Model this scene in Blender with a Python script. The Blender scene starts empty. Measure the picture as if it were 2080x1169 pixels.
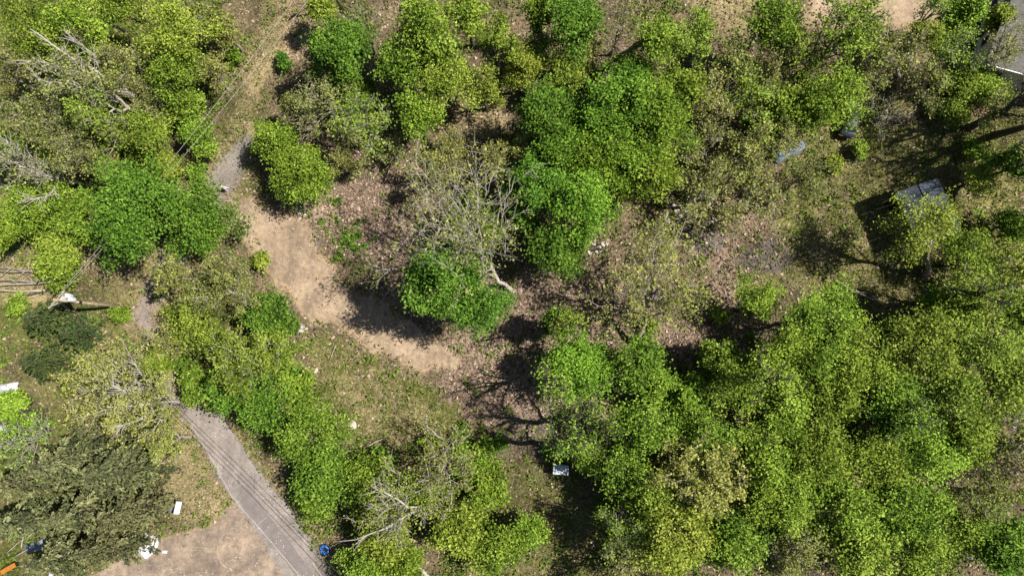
import bpy, math, random
import numpy as np
from mathutils import Euler, Vector

# ------------------------------------------------------------------ camera, light, exposure
scene = bpy.context.scene
COL = scene.collection
CAM_H = 80.0
TILT = math.radians(7.6); ROLL = math.radians(2.7)
cam_data = bpy.data.cameras.new('camera')
cam = bpy.data.objects.new('camera', cam_data); COL.objects.link(cam)
cam.location = (0, 0, CAM_H); cam.rotation_euler = (TILT, ROLL, 0)
cam_data.sensor_width = 36.0; cam_data.lens = 24.0
cam_data.clip_start = 1.0; cam_data.clip_end = 3000.0
scene.camera = cam

SUN_EL = math.radians(54.0)
SUN_AZ = math.atan2(0.07, 1.0)            # direction towards the sun, from +x
world = bpy.data.worlds.new('World'); scene.world = world; world.use_nodes = True
wn = world.node_tree.nodes; wl = world.node_tree.links
sky = wn.new('ShaderNodeTexSky'); sky.sky_type = 'NISHITA'; sky.sun_disc = False
sky.sun_elevation = SUN_EL; sky.sun_rotation = math.pi / 2 - SUN_AZ
bg = wn['Background']; bg.inputs['Strength'].default_value = 0.05
wl.new(sky.outputs['Color'], bg.inputs['Color'])
sun_data = bpy.data.lights.new('sun', 'SUN'); sun_data.energy = 5.0
sun_data.angle = math.radians(0.55); sun_data.color = (1.0, 0.955, 0.88)
sun = bpy.data.objects.new('sun', sun_data); COL.objects.link(sun)
sdir = Vector((math.cos(SUN_EL) * math.cos(SUN_AZ), math.cos(SUN_EL) * math.sin(SUN_AZ), math.sin(SUN_EL)))
sun.rotation_euler = sdir.to_track_quat('Z', 'Y').to_euler(); sun.location = (60, 0, 90)
scene.view_settings.view_transform = 'Standard'; scene.view_settings.look = 'None'
scene.view_settings.gamma = 1.0; scene.view_settings.use_curve_mapping = False
scene.view_settings.exposure = 0.72
scene.cycles.max_bounces = 6; scene.cycles.diffuse_bounces = 2; scene.cycles.transmission_bounces = 2

# ------------------------------------------------------------------ photograph pixel <-> world
FPX = 2080 * 24.0 / 36.0
RM = np.array(Euler((TILT, ROLL, 0)).to_matrix())
def at(px, py, z=0.0):
    d = RM @ np.array([(px - 1040.0) / FPX, -(py - 584.5) / FPX, -1.0])
    t = (z - CAM_H) / d[2]
    return np.array([d[0] * t, d[1] * t, z])
def to_px(x, y, z=0.0):
    p = np.stack([x, y, np.zeros_like(x) + z - CAM_H], -1) @ RM
    return 1040 + FPX * p[..., 0] / -p[..., 2], 584.5 - FPX * p[..., 1] / -p[..., 2]

# ------------------------------------------------------------------ numeric noise
def vnoise(x, y, seed=0):
    xi = np.floor(x).astype(np.int64); yi = np.floor(y).astype(np.int64)
    xf = x - xi; yf = y - yi
    u = xf * xf * (3 - 2 * xf); v = yf * yf * (3 - 2 * yf)
    def h(a, b):
        n = (a * 374761393 + b * 668265263 + seed * 974711) & 0xffffffff
        n = ((n ^ (n >> 13)) * 1274126177) & 0xffffffff
        return ((n ^ (n >> 16)) & 0xffff) / 65535.0
    return (h(xi, yi) * (1 - u) + h(xi + 1, yi) * u) * (1 - v) + (h(xi, yi + 1) * (1 - u) + h(xi + 1, yi + 1) * u) * v
def fbm(x, y, seed=0, octs=4):
    s = 0; a = 0.5; t = 0
    for k in range(octs):
        s = s + a * vnoise(x * 2 ** k, y * 2 ** k, seed + k * 17); t += a; a *= 0.55
    return s / t
def sdf_poly(px, py, poly):
    P = np.array(poly, float); n = len(P)
    d = np.full(px.shape, 1e9); inside = np.zeros(px.shape, bool)
    for i in range(n):
        a = P[i]; b = P[(i + 1) % n]; e = b - a
        wx = px - a[0]; wy = py - a[1]
        t = np.clip((wx * e[0] + wy * e[1]) / (e @ e), 0, 1)
        d = np.minimum(d, (wx - e[0] * t) ** 2 + (wy - e[1] * t) ** 2)
        c = ((a[1] <= py) & (b[1] > py)) | ((b[1] <= py) & (a[1] > py))
        with np.errstate(divide='ignore', invalid='ignore'):
            xx = a[0] + (py - a[1]) / (b[1] - a[1]) * e[0]
        inside ^= c & (px < xx)
    return np.where(inside, -1, 1) * np.sqrt(d)
def sdf_line(px, py, pts, w):
    d = np.full(px.shape, 1e9)
    for (a, wa), (b, wb) in zip(zip(pts[:-1], w[:-1]), zip(pts[1:], w[1:])):
        a = np.array(a, float); e = np.array(b, float) - a
        wx = px - a[0]; wy = py - a[1]
        t = np.clip((wx * e[0] + wy * e[1]) / (e @ e), 0, 1)
        d = np.minimum(d, np.sqrt((wx - e[0] * t) ** 2 + (wy - e[1] * t) ** 2) - (wa + (wb - wa) * t))
    return d
def soft(sd, w, noise=0, amp=0):
    return np.clip(0.5 - (sd + (noise - 0.5) * 2 * amp) / (2 * w), 0, 1)

# ------------------------------------------------------------------ mesh helpers
def mesh_np(name, V, F, mat=None, attrs=None, smooth=False):
    """V (n,3); F list of int arrays (m,k) or one array"""
    me = bpy.data.meshes.new(name)
    if not isinstance(F, (list, tuple)): F = [F]
    F = [np.asarray(f, np.int32) for f in F if len(f)]
    V = np.asarray(V, np.float32)
    me.vertices.add(len(V)); me.vertices.foreach_set('co', V.ravel())
    nl = sum(f.size for f in F); npoly = sum(len(f) for f in F)
    me.loops.add(nl); me.polygons.add(npoly)
    me.loops.foreach_set('vertex_index', np.concatenate([f.ravel() for f in F]))
    tot = np.concatenate([np.full(len(f), f.shape[1], np.int32) for f in F])
    start = np.concatenate([[0], np.cumsum(tot)[:-1]]).astype(np.int32)
    me.polygons.foreach_set('loop_start', start)
    if smooth: me.polygons.foreach_set('use_smooth', np.ones(npoly, bool))
    me.update(calc_edges=True)
    for k, a in (attrs or {}).items():
        a = np.asarray(a, np.float32)
        if a.ndim == 1:
            at_ = me.attributes.new(k, 'FLOAT', 'POINT'); at_.data.foreach_set('value', a)
        else:
            at_ = me.attributes.new(k, 'FLOAT_COLOR', 'POINT'); at_.data.foreach_set('color', a.ravel())
    if mat: me.materials.append(mat)
    return me
def link(name, me, parent=None, loc=None, rot=None):
    o = bpy.data.objects.new(name, me); COL.objects.link(o)
    if parent: o.parent = parent
    if loc is not None: o.location = loc
    if rot is not None: o.rotation_euler = rot
    return o
def tag(o, label=None, cat=None, group=None, kind=None):
    if label: o['label'] = label
    if cat: o['category'] = cat
    if group: o['group'] = group
    if kind: o['kind'] = kind
    return o
def empty(name, loc, rz=0.0, **k):
    o = bpy.data.objects.new(name, None); COL.objects.link(o)
    o.location = loc; o.rotation_euler = (0, 0, rz); o.empty_display_size = 0.3
    return tag(o, **k)
def copy_tree(o, parent=None):
    c = o.copy(); COL.objects.link(c); c.parent = parent
    for ch in o.children: copy_tree(ch, c)
    return c

class MB:
    """collects simple solids, links them as one mesh"""
    def __init__(s): s.V = []; s.F = []; s.n = 0
    def add(s, v, f):
        s.V.extend([tuple(p) for p in v]); s.F.extend([tuple(i + s.n for i in q) for q in f]); s.n += len(v); return s
    def box(s, c, d, rz=0.0, rx=0.0, ry=0.0, ch=0.0):
        x, y, z = d[0] / 2, d[1] / 2, d[2] / 2
        R = Euler((rx, ry, rz)).to_matrix(); c = Vector(c)
        if ch <= 0:
            v = [Vector((a * x, b * y, e * z)) for e in (-1, 1) for a, b in ((-1, -1), (1, -1), (1, 1), (-1, 1))]
            f = [(3, 2, 1, 0), (4, 5, 6, 7), (0, 1, 5, 4), (1, 2, 6, 5), (2, 3, 7, 6), (3, 0, 4, 7)]
        else:
            v = []
            for e, q in ((-1, ch), (-1 + ch / z, 0), (1 - ch / z, 0), (1, ch)):
                for a, b in ((-1, -1), (1, -1), (1, 1), (-1, 1)): v.append(Vector((a * (x - q), b * (y - q), e * z)))
            f = [(3, 2, 1, 0), (12, 13, 14, 15)]
            for k in range(3):
                for i in range(4): j = (i + 1) % 4; f.append((k * 4 + i, k * 4 + j, k * 4 + 4 + j, k * 4 + 4 + i))
        return s.add([c + R @ p for p in v], f)
    def tube(s, pts, rad, n=8, cap=True):
        pts = [Vector(p) for p in pts]
        if not hasattr(rad, '__len__'): rad = [rad] * len(pts)
        v = []
        for i, p in enumerate(pts):
            t = (pts[min(i + 1, len(pts) - 1)] - pts[max(i - 1, 0)]).normalized()
            u = t.cross(Vector((0.3, 0.1, 1)) if abs(t.z) < 0.9 else Vector((1, 0.2, 0))).normalized(); w = t.cross(u)
            for k in range(n):
                a = 2 * math.pi * k / n; v.append(p + (u * math.cos(a) + w * math.sin(a)) * rad[i])
        f = [(i * n + k, i * n + (k + 1) % n, (i + 1) * n + (k + 1) % n, (i + 1) * n + k) for i in range(len(pts) - 1) for k in range(n)]
        if cap: f += [tuple(range(n))[::-1], tuple((len(pts) - 1) * n + k for k in range(n))]
        return s.add(v, f)
    def lathe(s, prof, c=(0, 0, 0), n=16, axis='z'):
        v = []
        for r, z in prof:
            for k in range(n):
                a = 2 * math.pi * k / n
                p = (r * math.cos(a), r * math.sin(a), z)
                if axis == 'y': p = (p[0], p[2], p[1])
                if axis == 'x': p = (p[2], p[0], p[1])
                v.append((c[0] + p[0], c[1] + p[1], c[2] + p[2]))
        f = [(i * n + k, i * n + (k + 1) % n, (i + 1) * n + (k + 1) % n, (i + 1) * n + k) for i in range(len(prof) - 1) for k in range(n)]
        return s.add(v, f)
    def build(s, name, mat, parent=None, smooth=False, loc=None, rot=None):
        me = bpy.data.meshes.new(name); me.from_pydata(s.V, [], s.F); me.materials.append(mat)
        if smooth:
            for p in me.polygons: p.use_smooth = True
        me.update()
        return link(name, me, parent, loc, rot)

def tubes_np(P, R, sides=3):
    """P (N,n,3), R (N,n) -> V, F(quads)"""
    N, n, _ = P.shape
    T = np.empty_like(P); T[:, 1:-1] = P[:, 2:] - P[:, :-2]; T[:, 0] = P[:, 1] - P[:, 0]; T[:, -1] = P[:, -1] - P[:, -2]
    T /= np.linalg.norm(T, axis=-1, keepdims=True) + 1e-9
    ref = np.where(np.abs(T[..., 2:3]) < 0.9, np.array([0.1, 0.2, 1.0]), np.array([1.0, 0.1, 0.0]))
    U = np.cross(T, ref); U /= np.linalg.norm(U, axis=-1, keepdims=True) + 1e-9
    W = np.cross(T, U)
    a = np.arange(sides) * 2 * np.pi / sides
    V = P[:, :, None] + (U[:, :, None] * np.cos(a)[:, None] + W[:, :, None] * np.sin(a)[:, None]) * R[:, :, None, None]
    idx = np.arange(N * n * sides).reshape(N, n, sides)
    nx = np.roll(idx, -1, axis=2)
    F = np.stack([idx[:, :-1], nx[:, :-1], nx[:, 1:], idx[:, 1:]], -1).reshape(-1, 4)
    return V.reshape(-1, 3), F
def join(parts):
    V = []; F = []; n = 0
    for v, f in parts:
        V.append(v); F.append(f + n); n += len(v)
    return np.concatenate(V), np.concatenate(F)
def bez(A, B, C, n):
    t = np.linspace(0, 1, n)[None, :, None]
    return A[:, None] * (1 - t) ** 2 + 2 * B[:, None] * t * (1 - t) + C[:, None] * t ** 2

def leaf_cards(C, size, rng, up=0.8, elong=0.62, D=None, tint=None, fold=0.25, tri=False):
    """rhombic leaf clumps round the points C; returns V,F,tint"""
    N = len(C)
    nrm = rng.normal(size=(N, 3)); nrm[:, 2] += up * 1.4
    nrm /= np.linalg.norm(nrm, axis=1, keepdims=True)
    d = rng.normal(size=(N, 3)) if D is None else D + rng.normal(size=(N, 3)) * 0.35
    d -= nrm * np.sum(d * nrm, 1, keepdims=True); d /= np.linalg.norm(d, axis=1, keepdims=True) + 1e-9
    w = np.cross(nrm, d)
    s = size * rng.uniform(0.6, 1.35, (N, 1))
    el = elong * rng.uniform(0.8, 1.25, (N, 1))
    if tint is None: tint = rng.uniform(0, 1, N)
    if tri:
        V = np.stack([C - d * s * 0.5, C + w * s * el * 0.75 + d * s * rng.uniform(-.1, .3, (N, 1)), C + d * s * 0.55 - w * s * el * 0.35], 1).reshape(-1, 3)
        return V, np.arange(3 * N).reshape(-1, 3), np.repeat(tint, 3)
    v0 = C - d * s * 0.5; v2 = C + d * s * 0.5
    mid = C + nrm * s * fold * rng.uniform(-0.5, 1, (N, 1))
    v1 = mid + w * s * el * 0.5 + d * s * 0.08; v3 = mid - w * s * el * 0.5 + d * s * 0.08
    V = np.stack([v0, v1, v2, v3], 1).reshape(-1, 3)
    i = np.arange(N)[:, None] * 4
    F = np.concatenate([i + np.array([0, 1, 2]), i + np.array([0, 2, 3])])
    if tint is None: tint = rng.uniform(0, 1, N)
    return V, F, np.repeat(tint, 4)

# ------------------------------------------------------------------ materials
def newmat(name):
    m = bpy.data.materials.new(name); m.use_nodes = True
    return m, m.node_tree.nodes, m.node_tree.links, m.node_tree.nodes['Principled BSDF']
def nd(ns, t, **k):
    n = ns.new(t)
    for a, b in k.items():
        if a.startswith('i_'): n.inputs[a[2:].replace('_', ' ')].default_value = b
        else: setattr(n, a, b)
    return n
def ramp(ns, pts, interp='LINEAR'):
    r = ns.new('ShaderNodeValToRGB'); r.color_ramp.interpolation = interp
    e = r.color_ramp.elements
    while len(e) < len(pts): e.new(0.5)
    for q, (p, c) in zip(e, pts):
        q.position = p; q.color = (*c, 1) if hasattr(c, '__len__') else (c, c, c, 1)
    return r
def leaf_mat(name, dark, mid, light, trans=0.35, rough=0.5):
    m, ns, ls, b = newmat(name)
    a = nd(ns, 'ShaderNodeAttribute', attribute_name='tint')
    r = ramp(ns, [(0.0, dark), (0.5, mid), (1.0, light)]); ls.new(a.outputs['Fac'], r.inputs['Fac'])
    oi = ns.new('ShaderNodeObjectInfo')
    hs = ns.new('ShaderNodeHueSaturation')
    mr = nd(ns, 'ShaderNodeMapRange'); mr.inputs['To Min'].default_value = 0.485; mr.inputs['To Max'].default_value = 0.512
    ls.new(oi.outputs['Random'], mr.inputs['Value']); ls.new(mr.outputs[0], hs.inputs['Hue'])
    mv = nd(ns, 'ShaderNodeMapRange'); mv.inputs['To Min'].default_value = 0.82; mv.inputs['To Max'].default_value = 1.15
    mm = nd(ns, 'ShaderNodeMath', operation='FRACT'); m7 = nd(ns, 'ShaderNodeMath', operation='MULTIPLY'); m7.inputs[1].default_value = 7.31
    ls.new(oi.outputs['Random'], m7.inputs[0]); ls.new(m7.outputs[0], mm.inputs[0]); ls.new(mm.outputs[0], mv.inputs['Value'])
    ls.new(mv.outputs[0], hs.inputs['Value'])
    ls.new(r.outputs['Color'], hs.inputs['Color']); ls.new(hs.outputs['Color'], b.inputs['Base Color'])
    b.inputs['Roughness'].default_value = max(rough, 0.6); b.inputs['Specular IOR Level'].default_value = 0.10
    tr = ns.new('ShaderNodeBsdfTranslucent'); ls.new(hs.outputs['Color'], tr.inputs['Color'])
    mx = ns.new('ShaderNodeMixShader'); mx.inputs[0].default_value = trans
    ls.new(b.outputs[0], mx.inputs[1]); ls.new(tr.outputs[0], mx.inputs[2])
    ls.new(mx.outputs[0], ns['Material Output'].inputs['Surface'])
    return m
def noise_mat(name, c1, c2, scale=4.0, rough=0.8, bump=0.3, metal=0.0, c3=None, bscale=None, dist=0.02, coord='Object'):
    m, ns, ls, b = newmat(name)
    tc = ns.new('ShaderNodeTexCoord')
    n = nd(ns, 'ShaderNodeTexNoise', i_Scale=scale, i_Detail=6.0, i_Roughness=0.65); ls.new(tc.outputs[coord], n.inputs['Vector'])
    pts = [(0.3, c1), (0.7, c2)] if c3 is None else [(0.3, c1), (0.52, c2), (0.72, c3)]
    r = ramp(ns, pts); ls.new(n.outputs['Fac'], r.inputs['Fac']); ls.new(r.outputs['Color'], b.inputs['Base Color'])
    b.inputs['Roughness'].default_value = rough; b.inputs['Metallic'].default_value = metal
    if bump:
        n2 = nd(ns, 'ShaderNodeTexNoise', i_Scale=bscale or scale * 3, i_Detail=4.0); ls.new(tc.outputs[coord], n2.inputs['Vector'])
        bp = nd(ns, 'ShaderNodeBump', i_Strength=bump, i_Distance=dist); ls.new(n2.outputs['Fac'], bp.inputs['Height']); ls.new(bp.outputs[0], b.inputs['Normal'])
    return m
M = {}
M['maple'] = leaf_mat('maple_leaves', (0.028, 0.068, 0.008), (0.092, 0.190, 0.018), (0.185, 0.32, 0.04), 0.14)
M['bright'] = leaf_mat('bright_maple_leaves', (0.038, 0.085, 0.008), (0.130, 0.25, 0.020), (0.26, 0.40, 0.045), 0.14)
M['green'] = leaf_mat('green_leaves', (0.042, 0.082, 0.008), (0.165, 0.262, 0.022), (0.32, 0.43, 0.060), 0.14)
M['lime'] = leaf_mat('lime_leaves', (0.060, 0.095, 0.010), (0.185, 0.265, 0.026), (0.35, 0.42, 0.07), 0.14)
M['oak'] = leaf_mat('budding_oak_leaves', (0.085, 0.10, 0.02), (0.235, 0.26, 0.05), (0.40, 0.41, 0.12), 0.18)
M['olive'] = leaf_mat('olive_leaves', (0.055, 0.07, 0.015), (0.195, 0.22, 0.045), (0.40, 0.41, 0.12), 0.18)
M['spruce'] = leaf_mat('spruce_needles', (0.030, 0.040, 0.016), (0.140, 0.155, 0.058), (0.31, 0.32, 0.145), 0.12)
M['juniper'] = leaf_mat('juniper_needles', (0.030, 0.055, 0.014), (0.07, 0.11, 0.028), (0.13, 0.175, 0.05), 0.12)
M['bark_dark'] = noise_mat('dark_bark', (0.035, 0.028, 0.022), (0.11, 0.09, 0.07), 5, 0.9, 0.6)
M['bark_grey'] = noise_mat('grey_bark', (0.14, 0.115, 0.09), (0.38, 0.33, 0.265), 4, 0.9, 0.6)
M['bark_pale'] = noise_mat('pale_bark', (0.224, 0.200, 0.160), (0.448, 0.408, 0.344), 3, 0.9, 0.5)
M['deadwood'] = noise_mat('dead_wood', (0.240, 0.200, 0.144), (0.448, 0.392, 0.304), 3, 0.9, 0.5)
M['rock'] = noise_mat('limestone', (0.272, 0.240, 0.200), (0.576, 0.528, 0.456), 3.0, 0.85, 0.6)
M['white'] = noise_mat('white_plastic', (0.40, 0.40, 0.40), (0.66, 0.66, 0.65), 2.0, 0.6, 0.3)
M['black'] = noise_mat('black_paint', (0.010, 0.010, 0.012), (0.03, 0.03, 0.032), 4.0, 0.5, 0.1)

def litter_mat():
    m, ns, ls, b = newmat('forest_floor')
    tc = ns.new('ShaderNodeTexCoord')
    za = nd(ns, 'ShaderNodeAttribute', attribute_name='zone_a'); zb = nd(ns, 'ShaderNodeAttribute', attribute_name='zone_b')
    sa = ns.new('ShaderNodeSeparateColor'); sb = ns.new('ShaderNodeSeparateColor')
    ls.new(za.outputs['Color'], sa.inputs[0]); ls.new(zb.outputs['Color'], sb.inputs[0])
    def noise(s, d=6, r=0.65):
        n = nd(ns, 'ShaderNodeTexNoise', i_Scale=s, i_Detail=float(d), i_Roughness=r); ls.new(tc.outputs['Object'], n.inputs['Vector']); return n
    fine = noise(3.4, 5, 0.75); fine2 = noise(1.5, 6, 0.7); big = noise(0.16, 5, 0.6); tiny = noise(9.0, 3, 0.8)
    vor = nd(ns, 'ShaderNodeTexVoronoi', i_Scale=4.5); ls.new(tc.outputs['Object'], vor.inputs['Vector'])
    def R(n, pts): r = ramp(ns, pts); ls.new(n.outputs['Fac'], r.inputs['Fac']); return r.outputs['Color']
    litter = R(fine, [(0.30, (0.075, 0.052, 0.042)), (0.44, (0.23, 0.165, 0.125)), (0.55, (0.40, 0.295, 0.225)), (0.72, (0.60, 0.47, 0.38))])
    brown = R(fine, [(0.30, (0.06, 0.045, 0.030)), (0.46, (0.17, 0.13, 0.08)), (0.60, (0.31, 0.25, 0.15)), (0.74, (0.48, 0.40, 0.27))])
    dirt = R(fine2, [(0.30, (0.36, 0.255, 0.16)), (0.5, (0.43, 0.315, 0.205)), (0.7, (0.50, 0.375, 0.25))])
    gravel = R(fine, [(0.3, (0.22, 0.19, 0.17)), (0.5, (0.34, 0.30, 0.27)), (0.7, (0.45, 0.40, 0.36))])
    grass = R(fine, [(0.30, (0.055, 0.065, 0.018)), (0.46, (0.15, 0.17, 0.045)), (0.60, (0.28, 0.28, 0.085)), (0.76, (0.44, 0.40, 0.18))])
    straw = R(fine, [(0.30, (0.16, 0.12, 0.05)), (0.46, (0.36, 0.29, 0.15)), (0.60, (0.52, 0.44, 0.25)), (0.76, (0.66, 0.57, 0.36))])
    grey = R(fine, [(0.3, (0.11, 0.095, 0.09)), (0.5, (0.21, 0.18, 0.17)), (0.7, (0.34, 0.29, 0.27))])
    def mixc(a, c, f, nz=None, sharp=3.0):
        # the mask is broken up by the fine noise before it mixes
        x = ns.new('ShaderNodeMath'); x.operation = 'ADD'; ls.new(f, x.inputs[0])
        y = nd(ns, 'ShaderNodeMath', operation='MULTIPLY_ADD'); ls.new((nz or fine2).outputs['Fac'], y.inputs[0]); y.inputs[1].default_value = 1.6; y.inputs[2].default_value = -0.8
        ls.new(y.outputs[0], x.inputs[1])
        z = nd(ns, 'ShaderNodeMapRange', interpolation_type='SMOOTHSTEP'); ls.new(x.outputs[0], z.inputs['Value'])
        z.inputs['From Min'].default_value = 0.5 - 0.5 / sharp; z.inputs['From Max'].default_value = 0.5 + 0.5 / sharp
        mx = nd(ns, 'ShaderNodeMix', data_type='RGBA'); ls.new(z.outputs[0], mx.inputs[0]); ls.new(a, mx.inputs[6]); ls.new(c, mx.inputs[7])
        return mx.outputs[2]
    c = mixc(brown, litter, sb.outputs[0])
    c = mixc(c, grass, sa.outputs[2])
    c = mixc(c, straw, sb.outputs[2])
    c = mixc(c, grey, sb.outputs[1])
    c = mixc(c, gravel, sa.outputs[1], sharp=2.0)
    c = mixc(c, dirt, sa.outputs[0], sharp=2.0)
    bigr = R(big, [(0.34, (0.40, 0.40, 0.375)), (0.5, (0.62, 0.61, 0.57)), (0.66, (0.88, 0.86, 0.80))])
    mu = nd(ns, 'ShaderNodeMix', data_type='RGBA', blend_type='MULTIPLY'); mu.inputs[0].default_value = 1.0
    ls.new(c, mu.inputs[6]); ls.new(bigr, mu.inputs[7]); ls.new(mu.outputs[2], b.inputs['Base Color'])
    b.inputs['Roughness'].default_value = 0.95; b.inputs['Specular IOR Level'].default_value = 0.15
    bp = nd(ns, 'ShaderNodeBump', i_Distance=0.25)
    inv = nd(ns, 'ShaderNodeMapRange'); inv.inputs['To Min'].default_value = 0.9; inv.inputs['To Max'].default_value = 0.18
    ls.new(sa.outputs[0], inv.inputs['Value']); ls.new(inv.outputs[0], bp.inputs['Strength'])
    ls.new(fine.outputs['Fac'], bp.inputs['Height']); ls.new(bp.outputs[0], b.inputs['Normal'])
    return m
M['floor'] = litter_mat()
def asphalt_mat():
    m, ns, ls, b = newmat('worn_asphalt')
    tc = ns.new('ShaderNodeTexCoord')
    n = nd(ns, 'ShaderNodeTexNoise', i_Scale=0.45, i_Detail=8.0, i_Roughness=0.7); ls.new(tc.outputs['Object'], n.inputs['Vector'])
    f = nd(ns, 'ShaderNodeTexNoise', i_Scale=9.0, i_Detail=4.0, i_Roughness=0.8); ls.new(tc.outputs['Object'], f.inputs['Vector'])
    r = ramp(ns, [(0.3, (0.16, 0.135, 0.118)), (0.5, (0.225, 0.19, 0.168)), (0.7, (0.29, 0.245, 0.213))]); ls.new(n.outputs['Fac'], r.inputs['Fac'])
    r2 = ramp(ns, [(0.3, 0.78), (0.7, 1.18)]); ls.new(f.outputs['Fac'], r2.inputs['Fac'])
    mu = nd(ns, 'ShaderNodeMix', data_type='RGBA', blend_type='MULTIPLY'); mu.inputs[0].default_value = 1.0
    ls.new(r.outputs[0], mu.inputs[6]); ls.new(r2.outputs[0], mu.inputs[7])
    v = nd(ns, 'ShaderNodeTexVoronoi', feature='DISTANCE_TO_EDGE', i_Scale=0.22); ls.new(tc.outputs['Object'], v.inputs['Vector'])
    cr = ramp(ns, [(0.0, 0.55), (0.006, 1.0)]); ls.new(v.outputs['Distance'], cr.inputs['Fac'])
    m2 = nd(ns, 'ShaderNodeMix', data_type='RGBA', blend_type='MULTIPLY'); m2.inputs[0].default_value = 1.0
    ls.new(mu.outputs[2], m2.inputs[6]); ls.new(cr.outputs[0], m2.inputs[7]); ls.new(m2.outputs[2], b.inputs['Base Color'])
    b.inputs['Roughness'].default_value = 0.9
    bp = nd(ns, 'ShaderNodeBump', i_Strength=0.3, i_Distance=0.03); ls.new(f.outputs['Fac'], bp.inputs['Height']); ls.new(bp.outputs[0], b.inputs['Normal'])
    return m
M['asphalt'] = asphalt_mat()
M['dirt'] = noise_mat('packed_dirt', (0.20, 0.145, 0.096), (0.33, 0.24, 0.157), 0.42, 0.95, 0.6, c3=(0.41, 0.305, 0.20), bscale=6, dist=0.05)
def soil(mat, amt=0.35):
    ns = mat.node_tree.nodes; ls = mat.node_tree.links; b = ns['Principled BSDF']; src = b.inputs['Base Color'].links[0].from_socket
    tc = ns.new('ShaderNodeTexCoord'); out = src
    for sc, lo, hi, p0, p1 in ((2.2, 1 - amt, 1.12, .38, .58), (11.0, 1 - amt * 0.9, 1.15, .36, .62), (0.12, 1 - amt, 1.1, .40, .60)):
        n = nd(ns, 'ShaderNodeTexNoise', i_Scale=sc, i_Detail=7.0, i_Roughness=0.75); ls.new(tc.outputs['Object'], n.inputs['Vector'])
        r = ramp(ns, [(p0, lo), (p1, hi)]); ls.new(n.outputs['Fac'], r.inputs['Fac'])
        mu = nd(ns, 'ShaderNodeMix', data_type='RGBA', blend_type='MULTIPLY'); mu.inputs[0].default_value = 1.0
        ls.new(out, mu.inputs[6]); ls.new(r.outputs[0], mu.inputs[7]); out = mu.outputs[2]
    mp = ns.new('ShaderNodeMapping'); mp.inputs['Rotation'].default_value = (0, 0, math.radians(-38)); mp.inputs['Scale'].default_value = (0.9, 0.14, 1)
    ls.new(tc.outputs['Object'], mp.inputs['Vector']); n = nd(ns, 'ShaderNodeTexNoise', i_Scale=1.0, i_Detail=5.0, i_Distortion=0.4); ls.new(mp.outputs[0], n.inputs['Vector'])
    r = ramp(ns, [(.40, 0.88), (.58, 1.04)]); ls.new(n.outputs['Fac'], r.inputs['Fac'])
    mu = nd(ns, 'ShaderNodeMix', data_type='RGBA', blend_type='MULTIPLY'); mu.inputs[0].default_value = 1.0
    ls.new(out, mu.inputs[6]); ls.new(r.outputs[0], mu.inputs[7]); ls.new(mu.outputs[2], b.inputs['Base Color'])
M['lane'] = noise_mat('lane_gravel', (0.20, 0.16, 0.13), (0.27, 0.215, 0.175), 1.1, 0.95, 0.5, c3=(0.33, 0.255, 0.19), bscale=9, dist=0.05)
M['yard'] = noise_mat('yard_dirt', (0.13, 0.10, 0.082), (0.28, 0.21, 0.152), 0.35, 0.95, 0.35, c3=(0.40, 0.305, 0.21), bscale=6, dist=0.05)

for q in ('dirt', 'yard', 'lane'): soil(M[q], 0.24)
soil(M['asphalt'], 0.16)
# ------------------------------------------------------------------ setting: zones drawn in ground space
LANE = [(500, 285), (468, 345), (405, 440), (330, 560), (292, 640), (330, 740), (400, 832)]
LANEW = [12, 26, 28, 22, 20, 20, 32]
ROAD = [(408, 836), (430, 872), (482, 960), (558, 1060), (628, 1175), (760, 1380), (980, 1700)]
ROADW = [30, 33, 37, 41, 45, 50, 50]
TRACK = [(700, -260), (620, -60), (565, 20), (530, 110), (500, 200), (480, 300)]
DIRT = [(452, 400), (500, 395), (560, 412), (612, 440), (650, 500), (682, 545), (700, 580), (760, 610), (820, 655), (885, 690), (930, 735), (890, 762), (820, 742), (740, 700), (680, 665), (640, 650), (600, 612), (548, 560), (500, 500), (462, 450)]
YARD = [(150, 1190), (230, 1142), (330, 1092), (395, 1070), (440, 1060), (474, 1008), (540, 1080), (606, 1190), (560, 1420), (60, 1420)]
TOPDIRT = [(1660, -200), (1650, -10), (1630, 40), (1700, 66), (1790, 56), (1880, 48), (1945, 8), (1980, -200)]
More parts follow.
